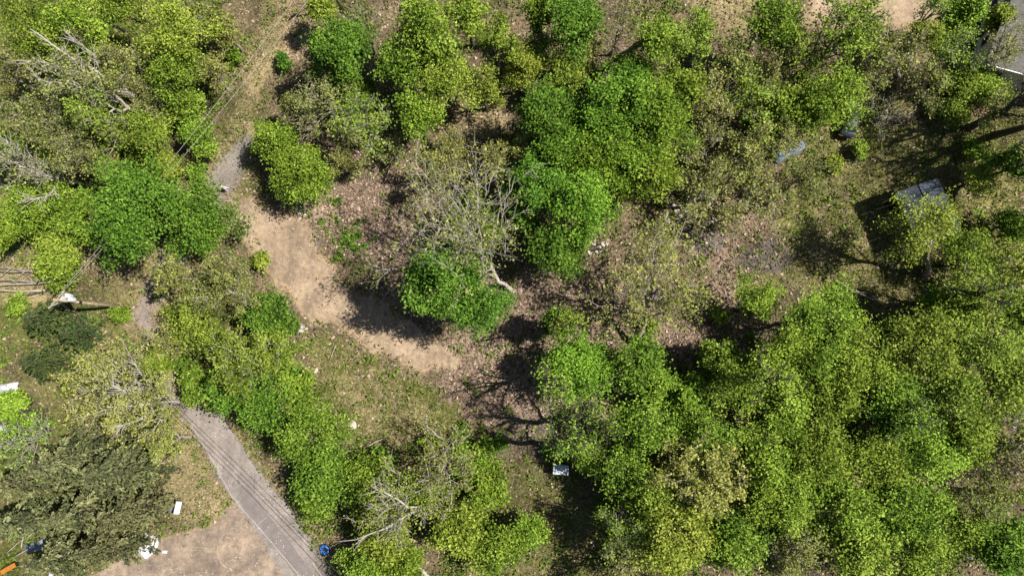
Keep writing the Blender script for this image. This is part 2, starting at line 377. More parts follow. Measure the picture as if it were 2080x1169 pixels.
def zones(px, py):
    nz = fbm(px / 42, py / 42, 3, 5); nz2 = fbm(px / 90, py / 90, 9, 4); nb = fbm(px / 160, py / 160, 21, 3)
    z = {}
    road = sdf_line(px, py, ROAD, ROADW)
    track = sdf_line(px, py, TRACK, [60, 45, 36, 30, 24, 26])
    dirt = sdf_poly(px, py, DIRT); yard = sdf_poly(px, py, YARD); td = sdf_poly(px, py, TOPDIRT)
    lane = sdf_line(px, py, LANE, LANEW); z['lane'] = lane + (nz - 0.5) * 40 + (fbm(px / 9, py / 9, 63, 3) - 0.5) * 14; z['road'] = road; road = np.minimum(road, lane); z['dirt_sd'] = dirt + (nz - 0.5) * 60 + (fbm(px / 9, py / 9, 61, 3) - 0.5) * 22; z['yard_sd'] = yard + (nz - 0.5) * 18; z['top_sd'] = td + (nz - 0.5) * 40
    z['dirt'] = np.maximum.reduce([soft(dirt, 12, nz, 20), soft(yard, 6, nz, 8), soft(td, 20, nz, 30),
        0.75 * soft(sdf_poly(px, py, [(560, 0), (640, -20), (640, 120), (560, 120)]), 20, nz, 20),
        0.9 * soft(np.hypot(px - 2010, py - 208) - 40, 15, nz, 10), 0.8 * soft(np.hypot(px - 1790, py - 125) - 35, 12, nz, 10),
        0.7 * soft(np.hypot(px - 290, py - 640) - 45, 15, nz, 15), 0.7 * soft(np.hypot(px - 190, py - 700) - 40, 15, nz, 15)])
    z['gravel'] = np.maximum(soft(road - 4, 9, nz, 8), 0.9 * soft(np.hypot((px - 790) / 1.3, py - 690) - 30, 14, nz, 12))
    z['straw'] = np.maximum.reduce([0.85 * soft(track, 10, nz, 16), 0.9 * soft(sdf_poly(px, py, [(385, 850), (420, 880), (478, 1000), (440, 1055), (380, 1075), (320, 1040), (300, 900)]), 12, nz, 25),
        0.8 * soft(sdf_poly(px, py, [(1400, -20), (1570, -20), (1560, 60), (1500, 100), (1420, 80)]), 20, nz, 20),
        0.6 * soft(np.hypot(px - 970, py - 240) - 75, 25, nz, 30), 0.8 * soft(np.hypot(px - 40, py - 560) - 70, 20, nz, 30),
        0.6 * soft(road - 26, 12, nz, 16), 0.5 * soft(sdf_poly(px, py, [(600, 680), (700, 690), (820, 760), (900, 830), (900, 920), (760, 920), (700, 860), (640, 790)]), 20, 1 - nz, 30), 0.42 * soft(sdf_poly(px, py, [(1480, 170), (2100, 170), (2100, 640), (1800, 640), (1500, 560), (1600, 400)]), 40, 1 - nz2, 60), 0.55 * soft(np.hypot(px - 490, py - 150) - 60, 20, nz, 30)])
    z['grass'] = np.maximum.reduce([
        0.75 * soft(sdf_poly(px, py, [(620, 680), (700, 690), (820, 760), (930, 830), (930, 920), (760, 930), (700, 860), (640, 790)]), 20, nz, 25),
        0.66 * soft(sdf_poly(px, py, [(1480, 170), (2100, 170), (2100, 640), (1800, 640), (1500, 560), (1600, 400)]), 40, nz2, 50),
        0.55 * soft(sdf_poly(px, py, [(1000, 900), (1240, 930), (1240, 1200), (900, 1200)]), 30, nz, 30),
        0.6 * soft(sdf_poly(px, py, [(-50, -50), (480, -50), (480, 200), (380, 330), (-50, 560)]), 40, nz2, 60),
        0.5 * soft(sdf_poly(px, py, [(300, 880), (380, 900), (420, 1000), (400, 1060), (300, 1060)]), 20, nz, 20),
        0.55 * soft(road - 40, 30, nz, 20), 0.5 * soft(track - 30, 30, nz, 20), 0.5 * (px < 500) * (py > 560)]) * np.clip(0.55 + nb, 0, 1.2)
    z['litter'] = np.maximum.reduce([
        soft(sdf_poly(px, py, [(900, 700), (1000, 560), (1240, 560), (1500, 560), (1520, 720), (1400, 830), (1200, 860), (1000, 880), (880, 800)]), 25, nz, 40),
        0.85 * soft(sdf_poly(px, py, [(600, 400), (700, 310), (880, 330), (880, 520), (760, 560), (660, 500)]), 20, nz, 30),
        0.6 * soft(np.hypot((px - 1230) / 1.5, py - 120) - 60, 20, nz, 30), 0.7 * soft(np.hypot(px - 1500, py - 470) - 110, 30, nz, 40), 0.35 * nb + 0.1]) * np.clip(0.35 + 1.3 * fbm(px / 30, py / 30, 83, 4), 0.3, 1.1)
    z['grey'] = np.maximum.reduce([0.85 * soft(np.hypot((px - 1430) / 1.4, py - 480) - 34, 12, nz, 25), 0.85 * soft(np.hypot(px - 1310, py - 600) - 32, 10, nz, 22),
        0.8 * soft(np.hypot((px - 1560) / 1.5, py - 520) - 40, 16, nz, 30), 0.7 * soft(np.hypot(px - 1240, py - 620) - 22, 10, nz, 20), 0.6 * soft(np.hypot(px - 645, py - 492) - 18, 8, nz, 10),
        0.8 * soft(sdf_poly(px, py, [(420, 1070), (520, 1060), (560, 1110), (500, 1150), (440, 1120)]), 12, nz, 20), 0.5 * soft(np.hypot((px - 1100) / 1.4, py - 890) - 70, 20, nz, 30)])
    return z
def axis(lo, hi, step, far):
    core = np.arange(lo, hi + step, step); out = []
    d = step; v = hi + step
    while v < far: d *= 1.35; v += d; out.append(v)
    d = step; v = lo; low = []
    while v > -far: d *= 1.35; v -= d; low.append(v)
    return np.concatenate([low[::-1], core, out])
def relief(x, y):
    px, py = to_px(x, y)
    e = np.minimum.reduce([sdf_line(px, py, ROAD, ROADW), sdf_line(px, py, LANE, LANEW), sdf_poly(px, py, DIRT), sdf_poly(px, py, YARD), sdf_poly(px, py, TOPDIRT)])
    k = np.clip((e - 22) / 60, 0, 1)
    return -k * (0.30 * fbm(x / 2.2, y / 2.2, 41, 4) + 0.25 * fbm(x / 9, y / 9, 45, 2))
gx = axis(-68, 68, 0.3, 700); gy = axis(-38, 52, 0.3, 700)
GX, GY = np.meshgrid(gx, gy)
fx = GX.ravel(); fy = GY.ravel()
PX, PY = to_px(fx, fy)
Zn = zones(PX, PY)
GZ = relief(fx, fy)
nxg, nyg = len(gx), len(gy)
ii = (np.arange(nyg - 1)[:, None] * nxg + np.arange(nxg - 1)[None]).ravel()
gF = np.stack([ii, ii + 1, ii + 1 + nxg, ii + nxg], 1)
one = np.ones_like(fx)
tag(link('ground', mesh_np('ground', np.stack([fx, fy, GZ], 1), gF, M['floor'],
    {'zone_a': np.stack([Zn['dirt'], Zn['gravel'], Zn['grass'], one], 1), 'zone_b': np.stack([Zn['litter'], Zn['grey'], Zn['straw'], one], 1)}, smooth=True)), kind='structure')
def sheet(name, box, sdname, mat, z, cell=0.2, off=0.0):
    xs = np.arange(box[0], box[2], cell); ys = np.arange(box[1], box[3], cell)
    X, Y = np.meshgrid(xs, ys); X = X.ravel(); Y = Y.ravel()
    px, py = to_px(X, Y); sd = zones(px, py)[sdname] + off
    if sdname == 'road': sd = sd + (fbm(X / 0.9, Y / 0.9, 77, 3) - 0.5) * 9
    keep = sd < 0
    nx = len(xs); i = (np.arange(len(ys) - 1)[:, None] * nx + np.arange(nx - 1)[None]).ravel()
    F = np.stack([i, i + 1, i + 1 + nx, i + nx], 1); F = F[keep[F].sum(1) >= 3]
    used, inv = np.unique(F, return_inverse=True)
    rng = np.random.default_rng(5)
    V = np.stack([X[used] + rng.uniform(-.05, .05, len(used)), Y[used] + rng.uniform(-.05, .05, len(used)), np.full(len(used), z)], 1)
    return tag(link(name, mesh_np(name, V, inv.reshape(-1, 4), mat, smooth=True)), kind='structure')
road = sheet('road', (-54, -60, -26, 24), 'road', M['asphalt'], 0.018)
sheet('gravel_lane', (-54, -20, -26, 24), 'lane', M['lane'], 0.014)
sheet('dirt_path', (-42, -4, -4, 28), 'dirt_sd', M['dirt'], 0.010, off=6)
yard = sheet('dirt_yard', (-62, -44, -20, -6), 'yard_sd', M['yard'], 0.006, off=2)
sheet('bare_clearing', (26, 32, 66, 62), 'top_sd', M['dirt'], 0.008, off=10)
# sealed cracks and a darker trench patch along the road
def strip(name, pxpts, w, z, mat, parent, jit=0.03, seed=1):
    rng = np.random.default_rng(seed); P = np.array([at(*p) for p in pxpts]); out = []
    for a, b in zip(P[:-1], P[1:]):
        n = max(2, int(np.linalg.norm(b - a) / 0.6))
        for k in range(n): out.append(a + (b - a) * k / n)
    out.append(P[-1]); P = np.array(out); t = np.gradient(P, axis=0); t /= np.linalg.norm(t, axis=1, keepdims=True)
    nrm = np.stack([-t[:, 1], t[:, 0], 0 * t[:, 0]], 1)
    j = rng.uniform(-jit, jit, (len(P), 1)); ww = w / 2 * rng.uniform(0.6, 1.3, (len(P), 1)) if w < 0.4 else w / 2 + rng.uniform(-.05, .05, (len(P), 1))
    V = np.concatenate([P + nrm * (ww + j), P + nrm * (j - ww)]); V[:, 2] = z
    n = len(P); i = np.arange(n - 1); return link(name, mesh_np(name, V, np.stack([i, i + n, i + n + 1, i + 1], 1), mat), parent)
M['patch'] = noise_mat('road_trench_patch', (0.14, 0.12, 0.11), (0.20, 0.172, 0.158), 1.2, 0.9, 0.3, bscale=9, dist=0.03)
M['pale_seam'] = noise_mat('pale_crack_filler', (0.27, 0.235, 0.21), (0.38, 0.335, 0.30), 2, 0.9, 0.0)
strip('trench_patch', [(492, 1000), (540, 1062), (592, 1130), (625, 1175)], 1.7, 0.023, M['patch'], road)
strip('seam', [(515, 1057), (560, 1110), (612, 1172)], 0.10, 0.028, M['pale_seam'], road, seed=2)
strip('seam', [(388, 862), (430, 930), (470, 1006), (515, 1060)], 0.09, 0.028, M['pale_seam'], road, seed=4)
strip('seam', [(524, 1064), (541, 1050)], 0.09, 0.033, M['pale_seam'], road, seed=5)
strip('seam', [(634, 1140), (662, 1180)], 0.09, 0.028, M['pale_seam'], road, seed=6)

# ------------------------------------------------------------------ trees
# every kind: leaf material, bark, limbs, subs, twigs, leaves per twig, leaf size, spread, twig radius, separate limbs?
KIND = {
 'M': dict(leaf='maple', bark='bark_dark', L=18, K=6, J=4, n=42, s=0.255, clump=0.48, tw=0.018, dome=0.55, th=0.72, sep=False),
 'G': dict(leaf='green', bark='bark_dark', L=16, K=6, J=4, n=31, s=0.235, clump=0.46, tw=0.018, dome=0.50, th=0.75, sep=False),
 'L': dict(leaf='lime', bark='bark_dark', L=16, K=6, J=4, n=31, s=0.235, clump=0.46, tw=0.02, dome=0.50, th=0.75, sep=False),
 'Y': dict(leaf='oak', bark='bark_pale', L=12, K=6, J=4, n=32, s=0.225, clump=0.28, tw=0.026, dome=0.45, th=0.50, sep=True),
 'S': dict(leaf='olive', bark='bark_grey', L=13, K=7, J=5, n=12, s=0.22, clump=0.32, tw=0.030, dome=0.50, th=0.60, sep=True),
 'B': dict(leaf='olive', bark='bark_pale', L=13, K=7, J=6, n=1, s=0.22, clump=0.30, tw=0.024, dome=0.45, th=0.42, sep=True),
 'U': dict(leaf='green', bark='bark_dark', L=9, K=4, J=3, n=22, s=0.24, clump=0.34, tw=0.014, dome=0.6, th=0.5, sep=False),
 'P': dict(leaf='spruce', bark='bark_dark'),
 'J': dict(leaf='juniper', bark='bark_dark'),
}
def tree_data(kind, r, h, lean, seed, dens=1.0, bark=None, leaf=None):
    """returns (trunk VF, [limb VF...], twigs VF, leaf V,F,tint) about the base; lean = crown centre - base (x,y)"""
    rng = np.random.default_rng(seed); k = KIND[kind]
    lean = np.array([lean[0], lean[1], 0.0])
    if kind in 'PJ': return conifer_data(r, h, lean, rng, kind, dens)
    th = h * k['th']
    tt = np.linspace(0, 1, 7)
    wob = rng.normal(0, 0.012 * h, (7, 3)); wob[:, 2] = 0; wob[0] = 0
    T = np.stack([lean * t ** 1.15 * 0.9 for t in tt]) + wob; T[:, 2] = tt * th - 0.3 * (tt == 0)
    tr = (0.10 + 0.0175 * h) * (0.62 if kind == 'B' else 1) if kind != 'U' else 0.05
    TR = tr * (1 - 0.72 * tt) + 0.12 * tr * (tt == 0)
    trunk = tubes_np(T[None], TR[None], 7)
    L = max(5, int(k['L'] * np.clip(r / 6.5, 0.6, 1.35)))
    az = np.arange(L) * 2.39996 + rng.uniform(0, 6.28) + rng.normal(0, 0.3, L)
    u = (np.arange(L) + 0.6) / L; rho = np.sqrt(u) * r * rng.uniform(0.58, 1.16, L)
    lobe = 1 + 0.20 * np.sin(az * 2 + rng.uniform(0, 6)) + 0.10 * np.sin(az * 3 + rng.uniform(0, 6)); rho *= lobe * 0.86
    z = h * (1 - k['dome'] * (rho / r) ** 2 * 0.8) - rng.uniform(0, 0.16, L) * h - 0.04 * h
    E = np.stack([rho * np.cos(az), rho * np.sin(az), np.maximum(z, 0.25 * h)], 1) + lean
    f = np.clip(0.42 + 0.55 * (1 - u) + rng.uniform(-.12, .12, L), 0.3, 0.98)
    S = np.stack([np.interp(f, tt, T[:, i]) for i in range(3)], 1)
    Cc = (S + E) / 2 + np.stack([rng.normal(0, .06 * r, L), rng.normal(0, .06 * r, L), (0.10 * h) * rng.uniform(0.2, 1, L)], 1) * 1.0
    n1 = 7; PL = bez(S, Cc, E, n1)
    PL[:, 1:-1] += rng.normal(0, 0.016 * r, PL[:, 1:-1].shape)
    r0 = tr * 0.46 * np.interp(f, [0.3, 1], [1.0, 0.6]); t1 = np.linspace(0, 1, n1)
    RL = r0[:, None] * (1 - 0.78 * t1[None])
    # sub-branches
    K = k['K']; ts = np.tile((np.arange(K) + 0.5) / K * 0.72 + 0.26, (L, 1)) + rng.uniform(-.06, .06, (L, K))
    def sample(P, t):   # P (N,n,3) t (N,K)
        n = P.shape[1]; x = np.clip(t, 0, 0.9999) * (n - 1); i = x.astype(int); fr = (x - i)[..., None]
        a = np.take_along_axis(P, i[..., None].repeat(3, -1), 1); b = np.take_along_axis(P, (i + 1)[..., None].repeat(3, -1), 1)
        return a * (1 - fr) + b * fr, b - a
    SS, TD = sample(PL, ts); TD /= np.linalg.norm(TD, axis=-1, keepdims=True) + 1e-9
    side = np.cross(TD, rng.normal(size=TD.shape) * 0.5 + np.array([0, 0, 1.0])); side /= np.linalg.norm(side, axis=-1, keepdims=True) + 1e-9
    sg = np.where((np.arange(K) % 2) == 0, 1, -1)[None, :, None]
    out = S[:, None] * 0 + np.stack([np.cos(az), np.sin(az), 0 * az], 1)[:, None]
    ln = r * (0.40 - 0.18 * ts[..., None]) * rng.uniform(0.7, 1.3, (L, K, 1))
    D2 = TD * 0.6 + side * sg * 0.85 + out * 0.2 + np.array([0, 0, 0.30]) + rng.normal(0, 0.22, TD.shape); D2 /= np.linalg.norm(D2, axis=-1, keepdims=True)
    ES = SS + D2 * ln; CS = (SS + ES) / 2 + rng.normal(0, 0.06, SS.shape) * ln + np.array([0, 0, 0.08]) * ln
    n2 = 4; P2 = bez(SS.reshape(-1, 3), CS.reshape(-1, 3), ES.reshape(-1, 3), n2)
    rs = np.maximum(np.take_along_axis(RL, np.clip((ts * (n1 - 1)).astype(int), 0, n1 - 1), 1).reshape(-1) * 0.55, k['tw'] * 1.4)
    R2 = rs[:, None] * (1 - 0.6 * np.linspace(0, 1, n2)[None])
    # twigs
    J = k['J']; N2 = len(P2)
    t2 = np.tile((np.arange(J) + 0.6) / J * 0.8 + 0.2, (N2, 1)) + rng.uniform(-.1, .1, (N2, J))
    S3, T3 = sample(P2, t2); T3 /= np.linalg.norm(T3, axis=-1, keepdims=True) + 1e-9
    D3 = T3 * 0.7 + rng.normal(0, 0.55, T3.shape) + np.array([0, 0, 0.22]); D3 /= np.linalg.norm(D3, axis=-1, keepdims=True)
    l3 = ln.reshape(-1, 1, 1) * rng.uniform(0.35, 0.7, (N2, J, 1))
    E3 = S3 + D3 * l3
    n3 = 2 if kind in 'MGLU' else 3; A = S3.reshape(-1, 3); B = E3.reshape(-1, 3)
    P3 = bez(A, (A + B) / 2 + rng.normal(0, 0.05, A.shape), B, n3)
    R3 = np.full((len(P3), 1), k['tw']) * np.linspace(1.0, 0.4, n3)[None]
    limbs = []
    for i in range(L):
        v, f_ = join([tubes_np(PL[i:i + 1], RL[i:i + 1], 5), tubes_np(P2[i * K:(i + 1) * K], R2[i * K:(i + 1) * K], 4)])
        limbs.append((v, f_))
    dense = kind in 'MGLU'
    twigs = tubes_np(P3[::2], R3[::2], 3) if dense else tubes_np(P3, R3, 3)
    # leaves
    n = k['n'] * dens; N3 = len(P3)
    cnt = rng.poisson(n, N3) if n < 4 else np.maximum(1, (n * rng.uniform(0.35, 1.6, N3))).astype(int)
    # some whole sub-branches are thin, so the crown has gaps
    thin = rng.uniform(0, 1, N2) < 0.26; cnt = (cnt * np.where(np.repeat(thin, J), 0.25, 1)).astype(int)
    idx = np.repeat(np.arange(N3), cnt); t = rng.uniform(0.15, 1.12, len(idx))[:, None]
    Cn = A[idx] + (B - A)[idx] * t + rng.normal(0, k['clump'], (len(idx), 3)) * np.array([1, 1, 0.6]) * (0.75 if r < 3 else 1)
    tw_t = rng.normal(0.5, 0.17, N2)
    tint = np.clip(np.repeat(tw_t, J)[idx] + rng.normal(0, 0.27, len(idx)), 0, 1)
    lv = leaf_cards(Cn, k['s'] * rng.uniform(0.82, 1.15), rng, up=1.0, tint=tint, tri=True, elong=0.75) if len(idx) else None
    return trunk, limbs, twigs, lv
def conifer_data(r, h, lean, rng, kind, dens):
    tt = np.linspace(0, 1, 6); T = np.stack([lean * t for t in tt]); T[:, 2] = tt * h - 0.2 * (tt == 0)
    trunk = tubes_np(T[None], (0.24 * (1 - 0.93 * tt))[None], 6)
    NW = int(h * 1.05); per = 6; PL = []; 
    N = NW * per
    f = np.repeat((np.arange(NW) + 0.5) / NW, per) * 0.86 + 0.10 + rng.uniform(-.02, .02, N)
    az = np.arange(N) * 2.39996 + rng.normal(0, .25, N)
    ln = r * (1 - f) ** 0.72 * rng.uniform(0.75, 1.15, N) * 1.05 + 0.3
    S = np.stack([np.interp(f, tt, T[:, i]) for i in range(3)], 1)
    droop = 0.30 * ln
    E = S + np.stack([np.cos(az) * ln, np.sin(az) * ln, -droop + 0.1], 1)
    Cc = (S + E) / 2 + np.array([0, 0, 1.0]) * (0.16 * ln)[:, None]
    P = bez(S, Cc, E, 5); R = 0.05 * (1 - 0.75 * np.linspace(0, 1, 5))[None] * np.ones((N, 1))
    br = tubes_np(P, R, 3)
    # sprays on either side of the boughs
    m = np.maximum(6, (ln * 24 * dens)).astype(int); idx = np.repeat(np.arange(N), m)
    t = rng.uniform(0.08, 1.0, len(idx)) ** 0.85
    x = t * 4; i = np.minimum(x.astype(int), 3); fr = (x - i)[:, None]
    Q = P[idx, i] * (1 - fr) + P[idx, i + 1] * fr; D = P[idx, i + 1] - P[idx, i]; D /= np.linalg.norm(D, axis=1, keepdims=True)
    sd = np.cross(D, [0, 0, 1.0]); sd /= np.linalg.norm(sd, axis=1, keepdims=True)
    w = rng.normal(0, 1, len(idx)) * (0.11 * ln[idx] * (1.1 - t) + 0.10)
    Q = Q + sd * w[:, None] - np.array([0, 0, 1.0]) * (np.abs(w) * 0.35 + rng.uniform(0, 0.15, len(idx)))[:, None]
    D2 = D + sd * (np.sign(w) * 0.7)[:, None] + np.array([0, 0, -0.3])
    bt = rng.normal(0.5, 0.18, N)
    tint = np.clip(bt[idx] + rng.normal(0, .15, len(idx)), 0, 1)
    lv = leaf_cards(Q, 0.38 if kind == 'P' else 0.36, rng, up=0.6, elong=0.50, D=D2, tint=tint, tri=True)
    return trunk, [], br, lv
SEED = [100]
TREES = []
def tree(kind, px, py, rpx, h, label, base=None, dens=1.0, cat='tree', name='tree', group='trees of the wood', leaf=None, bark=None, seed=None):
    SEED[0] += 1
    k = KIND[kind]; c = at(px, py, h * 0.72)
    dist = CAM_H - h * 0.72; r = rpx / FPX * dist * (1.22 if kind not in 'PJUB' else 1.25 if kind == 'B' else 1.08)
    rr = random.Random(SEED[0] * 7 + 1)
    b = at(*base) if base else np.array([c[0] + rr.uniform(-.06, .06) * h, c[1] + rr.uniform(-.06, .06) * h, 0])
    lean = c - b
    trunk, limbs, twigs, lv = tree_data(kind, r, h, lean[:2], seed or SEED[0], dens)
    gz = float(relief(np.array([b[0]]), np.array([b[1]]))[0])
    e = empty(name, (b[0], b[1], gz), label=label, cat=cat, group=group)
    bm = M[bark or k['bark']]
    link('trunk' if kind != 'U' else 'stem', mesh_np('trunk', *trunk, bm, smooth=True), e)
    if k.get('sep') and limbs:
        for v, f in limbs: link('limb', mesh_np('limb', v, f, bm, smooth=True), e)
    elif limbs:
        link('branches', mesh_np('branches', *join(limbs), bm, smooth=True), e)
    tag(link('twigs' if kind not in 'PJ' else 'boughs', mesh_np('twigs', *twigs, bm), e), kind='stuff')
    if lv: tag(link('foliage', mesh_np('foliage', lv[0], lv[1], M[leaf or k['leaf']], {'tint': lv[2]}), e), kind='stuff')
    TREES.append((b[0], b[1], r, h)); return e

T = tree
#TREES_BEGIN
# --- upper left wood
T('G', 50, 40, 78, 13, 'yellow-green tree in the far upper left corner')
T('S', 20, 130, 60, 12, 'thin olive tree on the left edge below the corner tree')
T('G', 165, 45, 72, 13, 'green tree on the top edge, second from the upper left corner')
T('G', 255, 10, 55, 13, 'dark green tree on the top edge left of the lime crown')
T('L', 350, 62, 84, 14, 'dense lime-green tree near the top edge left of the grassy track', dens=1.1)
T('S', 130, 155, 92, 15, 'tall thin-leaved tree with pale trunk leaning to the upper left', base=(345, 250), bark='bark_pale')
T('S', 235, 130, 62, 12, 'olive budding tree above the middle of the leaning pale trunk')
T('S', 60, 230, 84, 13, 'sparse olive tree near the left edge in the upper left wood')
T('S', 195, 235, 72, 13, 'sparse greenish tree under the leaning pale trunk', leaf='lime')
T('S', 290, 185, 48, 9, 'small sparse tree right of the leaning trunk and left of a dark gap')
T('L', 300, 268, 56, 9, 'low bright green tree where the leaning pale trunk is rooted')
T('S', 145, 305, 72, 12, 'brownish thin tree between the bare tree and the leaning trunk')
T('B', 40, 330, 84, 13, 'bare pale-limbed tree reaching to the left edge', base=(165, 372), dens=2.0)
T('G', 55, 420, 66, 8, 'low green tree on the left edge below the bare pale tree')
T('L', 375, 215, 42, 6, 'small bright tree between the dark gap and the grassy track')
T('G', 405, 275, 42, 5, 'low green tree beside the gravel end of the track')
T('S', 450, 60, 46, 8, 'thin pale-green tree at the left verge of the track near the top')
T('S', 425, 140, 42, 7, 'scrubby olive tree on the left verge halfway up the track')
T('M', 285, 430, 118, 12, 'large dense maple left of the gravel lane', dens=1.25)
T('M', 395, 440, 72, 8, 'rounded green maple overhanging the gravel lane beside the larger maple', dens=1.2)
T('L', 110, 515, 62, 4, 'low spreading lime-green bush above the felled poles', cat='bush', name='bush')
T('G', 15, 470, 40, 7, 'small green tree on the left edge above the straw patch')
# --- upper middle
T('M', 690, 100, 72, 13, 'dark green maple right of the grassy track near the top', dens=1.15)
T('B', 725, 25, 46, 13, 'bare grey treetop on the top edge between two green maples', bark='bark_grey')
T('G', 860, 62, 84, 15, 'tall bright green tree in the middle of the top wood', base=(868, 215))
T('M', 815, 130, 50, 12, 'green tree hard against the left side of the tall bright tree')
T('L', 905, 160, 66, 12, 'lime tree at the right side of the tall bright tree')
T('G', 850, 225, 52, 10, 'green tree at the foot of the tall bright tree')
T('S', 650, 205, 78, 12, 'olive budding tree beside the bend of the track')
T('S', 735, 245, 76, 12, 'olive budding tree with a pale forked trunk above the brown thicket', leaf='lime', bark='bark_pale')
T('M', 560, 290, 50, 8, 'round green tree hanging over the gravel lane, upper of two', dens=1.1, leaf='green')
T('M', 610, 352, 66, 8, 'broad green tree hanging over the gravel lane, lower of two', dens=1.1, leaf='green')
T('S', 690, 320, 42, 7, 'small thin tree between the round lane trees and the litter slope')
T('L', 650, 20, 36, 8, 'small tree at the top edge right beside the track')
T('Y', 1010, 70, 62, 13, 'yellow-budding tree at the top edge right of the tall bright tree', leaf='lime', bark='bark_dark')
T('S', 985, 170, 46, 10, 'thin lime-budding tree under the yellow-budding tree', leaf='lime', bark='bark_dark')
T('S', 880, 345, 62, 9, 'nearly leafless thin tree above the big bare tree')
T('S', 1000, 330, 50, 9, 'thin grey-green tree between the bare tree and the bright maple')
T('B', 905, 440, 176, 21, 'big bare tree with pale fanning limbs in the middle of the photo', base=(1042, 592), dens=6)
T('L', 960, 450, 66, 7, 'low lime understory tree beneath the big bare tree')
T('M', 905, 575, 92, 17, 'dense bright green maple throwing a round shadow on the dirt', dens=1.35)
T('M', 975, 625, 64, 14, 'lower right half of the dense maple clump by the dirt path', dens=1.2)
# --- upper right centre
T('M', 1165, 40, 62, 13, 'dark green maple on the top edge right of the yellow-budding tree')
T('L', 1150, 150, 46, 9, 'pale lime tree in front of the bright maple group', dens=0.7)
T('B', 1265, 25, 62, 13, 'bare grey tree on the top edge above the two long trunk shadows', bark='bark_grey', dens=4)
T('M', 1112, 230, 68, 13, 'blue-green maple on the left of the bright central group', dens=1.1)
T('M', 1255, 215, 96, 14, 'bright green tree at the top of the central group', dens=1.1, leaf='bright')
T('M', 1335, 235, 84, 14, 'bright green tree at the right of the central group', leaf='bright')
T('G', 1350, 100, 62, 15, 'green tree between the long trunk shadows and the straw clearing', base=(1296, 86))
T('M', 1225, 310, 84, 12, 'green tree in the middle of the central group', leaf='bright')
T('M', 1090, 380, 66, 12, 'green maple right of the big bare tree', dens=1.1)
T('M', 1180, 415, 78, 13, 'green maple in the lower middle of the central group', dens=1.0, leaf='bright')
T('M', 1130, 500, 58, 10, 'dark green maple at the bottom tip of the central group', dens=1.1)
T('G', 1325, 340, 70, 11, 'green tree at the lower right of the central group above the rubble')
T('S', 1420, 60, 52, 13, 'sparse tree with a dark upright trunk left of the straw clearing', base=(1400, 190), bark='bark_dark', leaf='green')
T('S', 1445, 195, 72, 11, 'olive thinly leaved tree right of the central group')
T('S', 1530, 185, 66, 11, 'olive tree with pale stems below the dark green top tree', leaf='lime')
T('S', 1440, 300, 66, 10, 'olive tree between the central group and the grey tarp')
T('S', 1535, 290, 56, 10, 'brown-green thin tree just left of the grey tarp')
T('S', 1410, 390, 56, 8, 'yellowish thin tree over the long row of rubble', dens=0.7)
T('S', 1640, 350, 54, 8, 'grey thin-leaved tree just below the grey tarp')
T('S', 1550, 400, 60, 8, 'very thin pale tree on the litter left of the grassy clearing', dens=0.6)
T('G', 1570, 40, 62, 13, 'dark green tree with upright stems on the top edge', base=(1590, 175))
T('M', 1690, 192, 72, 12, 'green tree overhanging the parked dark blue car', leaf='green', dens=1.2)
T('S', 1725, 60, 92, 15, 'tall open tree with dark diverging limbs over the bare clearing', base=(1625, 160), bark='bark_dark', leaf='green')
T('S', 1625, 100, 48, 12, 'sparse green tree at the foot of the tall open tree', leaf='green')
T('S', 1825, 95, 72, 12, 'grey open tree right of the bare clearing', base=(1828, 178), dens=0.6)
T('B', 1805, 222, 44, 3.5, 'bare pale bush over the brush heap beside the car', cat='bush', name='bush', dens=1)
T('S', 1950, 95, 66, 9, 'grey twiggy tree in the shade of the house', leaf='green')
T('G', 1960, 20, 42, 9, 'bright green tree left of the house roof on the top edge')
T('G', 2010, 180, 44, 4, 'green bush along the lower wall of the house', cat='bush', name='bush')
T('L', 1955, 175, 34, 4, 'green bush at the lower left corner of the house', cat='bush', name='bush')
T('L', 1940, 225, 34, 3, 'lime bush on the grass below the house corner', cat='bush', name='bush', dens=0.7)
T('L', 2035, 35, 26, 7, 'small yellow-green treetop over the house eave')
# --- right
T('S', 1335, 555, 128, 14, 'large open budding tree spreading over pink leaf litter', base=(1292, 705), bark='bark_grey', leaf='oak', seed=911, dens=1.05)
T('L', 1872, 450, 70, 13, 'lime tree with clumped leaves growing over the shed roof', base=(1880, 560), dens=0.75, bark='bark_grey')
T('G', 1975, 520, 62, 8, 'green tree right of the shed')
T('S', 2050, 540, 58, 9, 'grey-stemmed tree on the right edge below the shed', bark='bark_pale', leaf='lime')
T('G', 2068, 330, 42, 8, 'green tree on the right edge level with the shed top')
T('G', 2060, 450, 38, 6, 'low green tree on the right edge right of the shed')
T('G', 1545, 610, 44, 9, 'small round green tree at the left tip of the right wood')
T('G', 1675, 650, 82, 12, 'green tree at the top of the right wood', dens=1.1)
T('G', 1600, 715, 66, 12, 'green tree just below the small round one in the right wood')
T('G', 1750, 735, 82, 13, 'green tree at the upper middle of the right wood')
T('L', 1885, 700, 82, 13, 'pale green tree bordering the grassy clearing')
T('L', 2000, 690, 82, 13, 'pale green tree near the right edge below the grassy clearing')
T('L', 2075, 640, 50, 12, 'pale green tree cut by the right edge below the clearing')
T('M', 1165, 745, 74, 9, 'dense bright green maple right of the forked trunk shadows', dens=1.0, leaf='bright')
T('M', 1135, 655, 26, 9, 'small leafy crown tip above the dense bright maple')
T('G', 1290, 740, 54, 9, 'shaded green tree under the large open budding tree', leaf='maple')
T('S', 1205, 850, 84, 19, 'tall forked green tree right below the dense bright maple', base=(1138, 857), leaf='green', bark='bark_dark', dens=0.55)
T('G', 1315, 870, 66, 12, 'green tree at the upper left of the lower wood')
T('G', 1405, 820, 44, 9, 'small green tree beside the brown gap in the lower wood')
T('G', 1500, 790, 62, 11, 'green tree on the left side of the right wood')
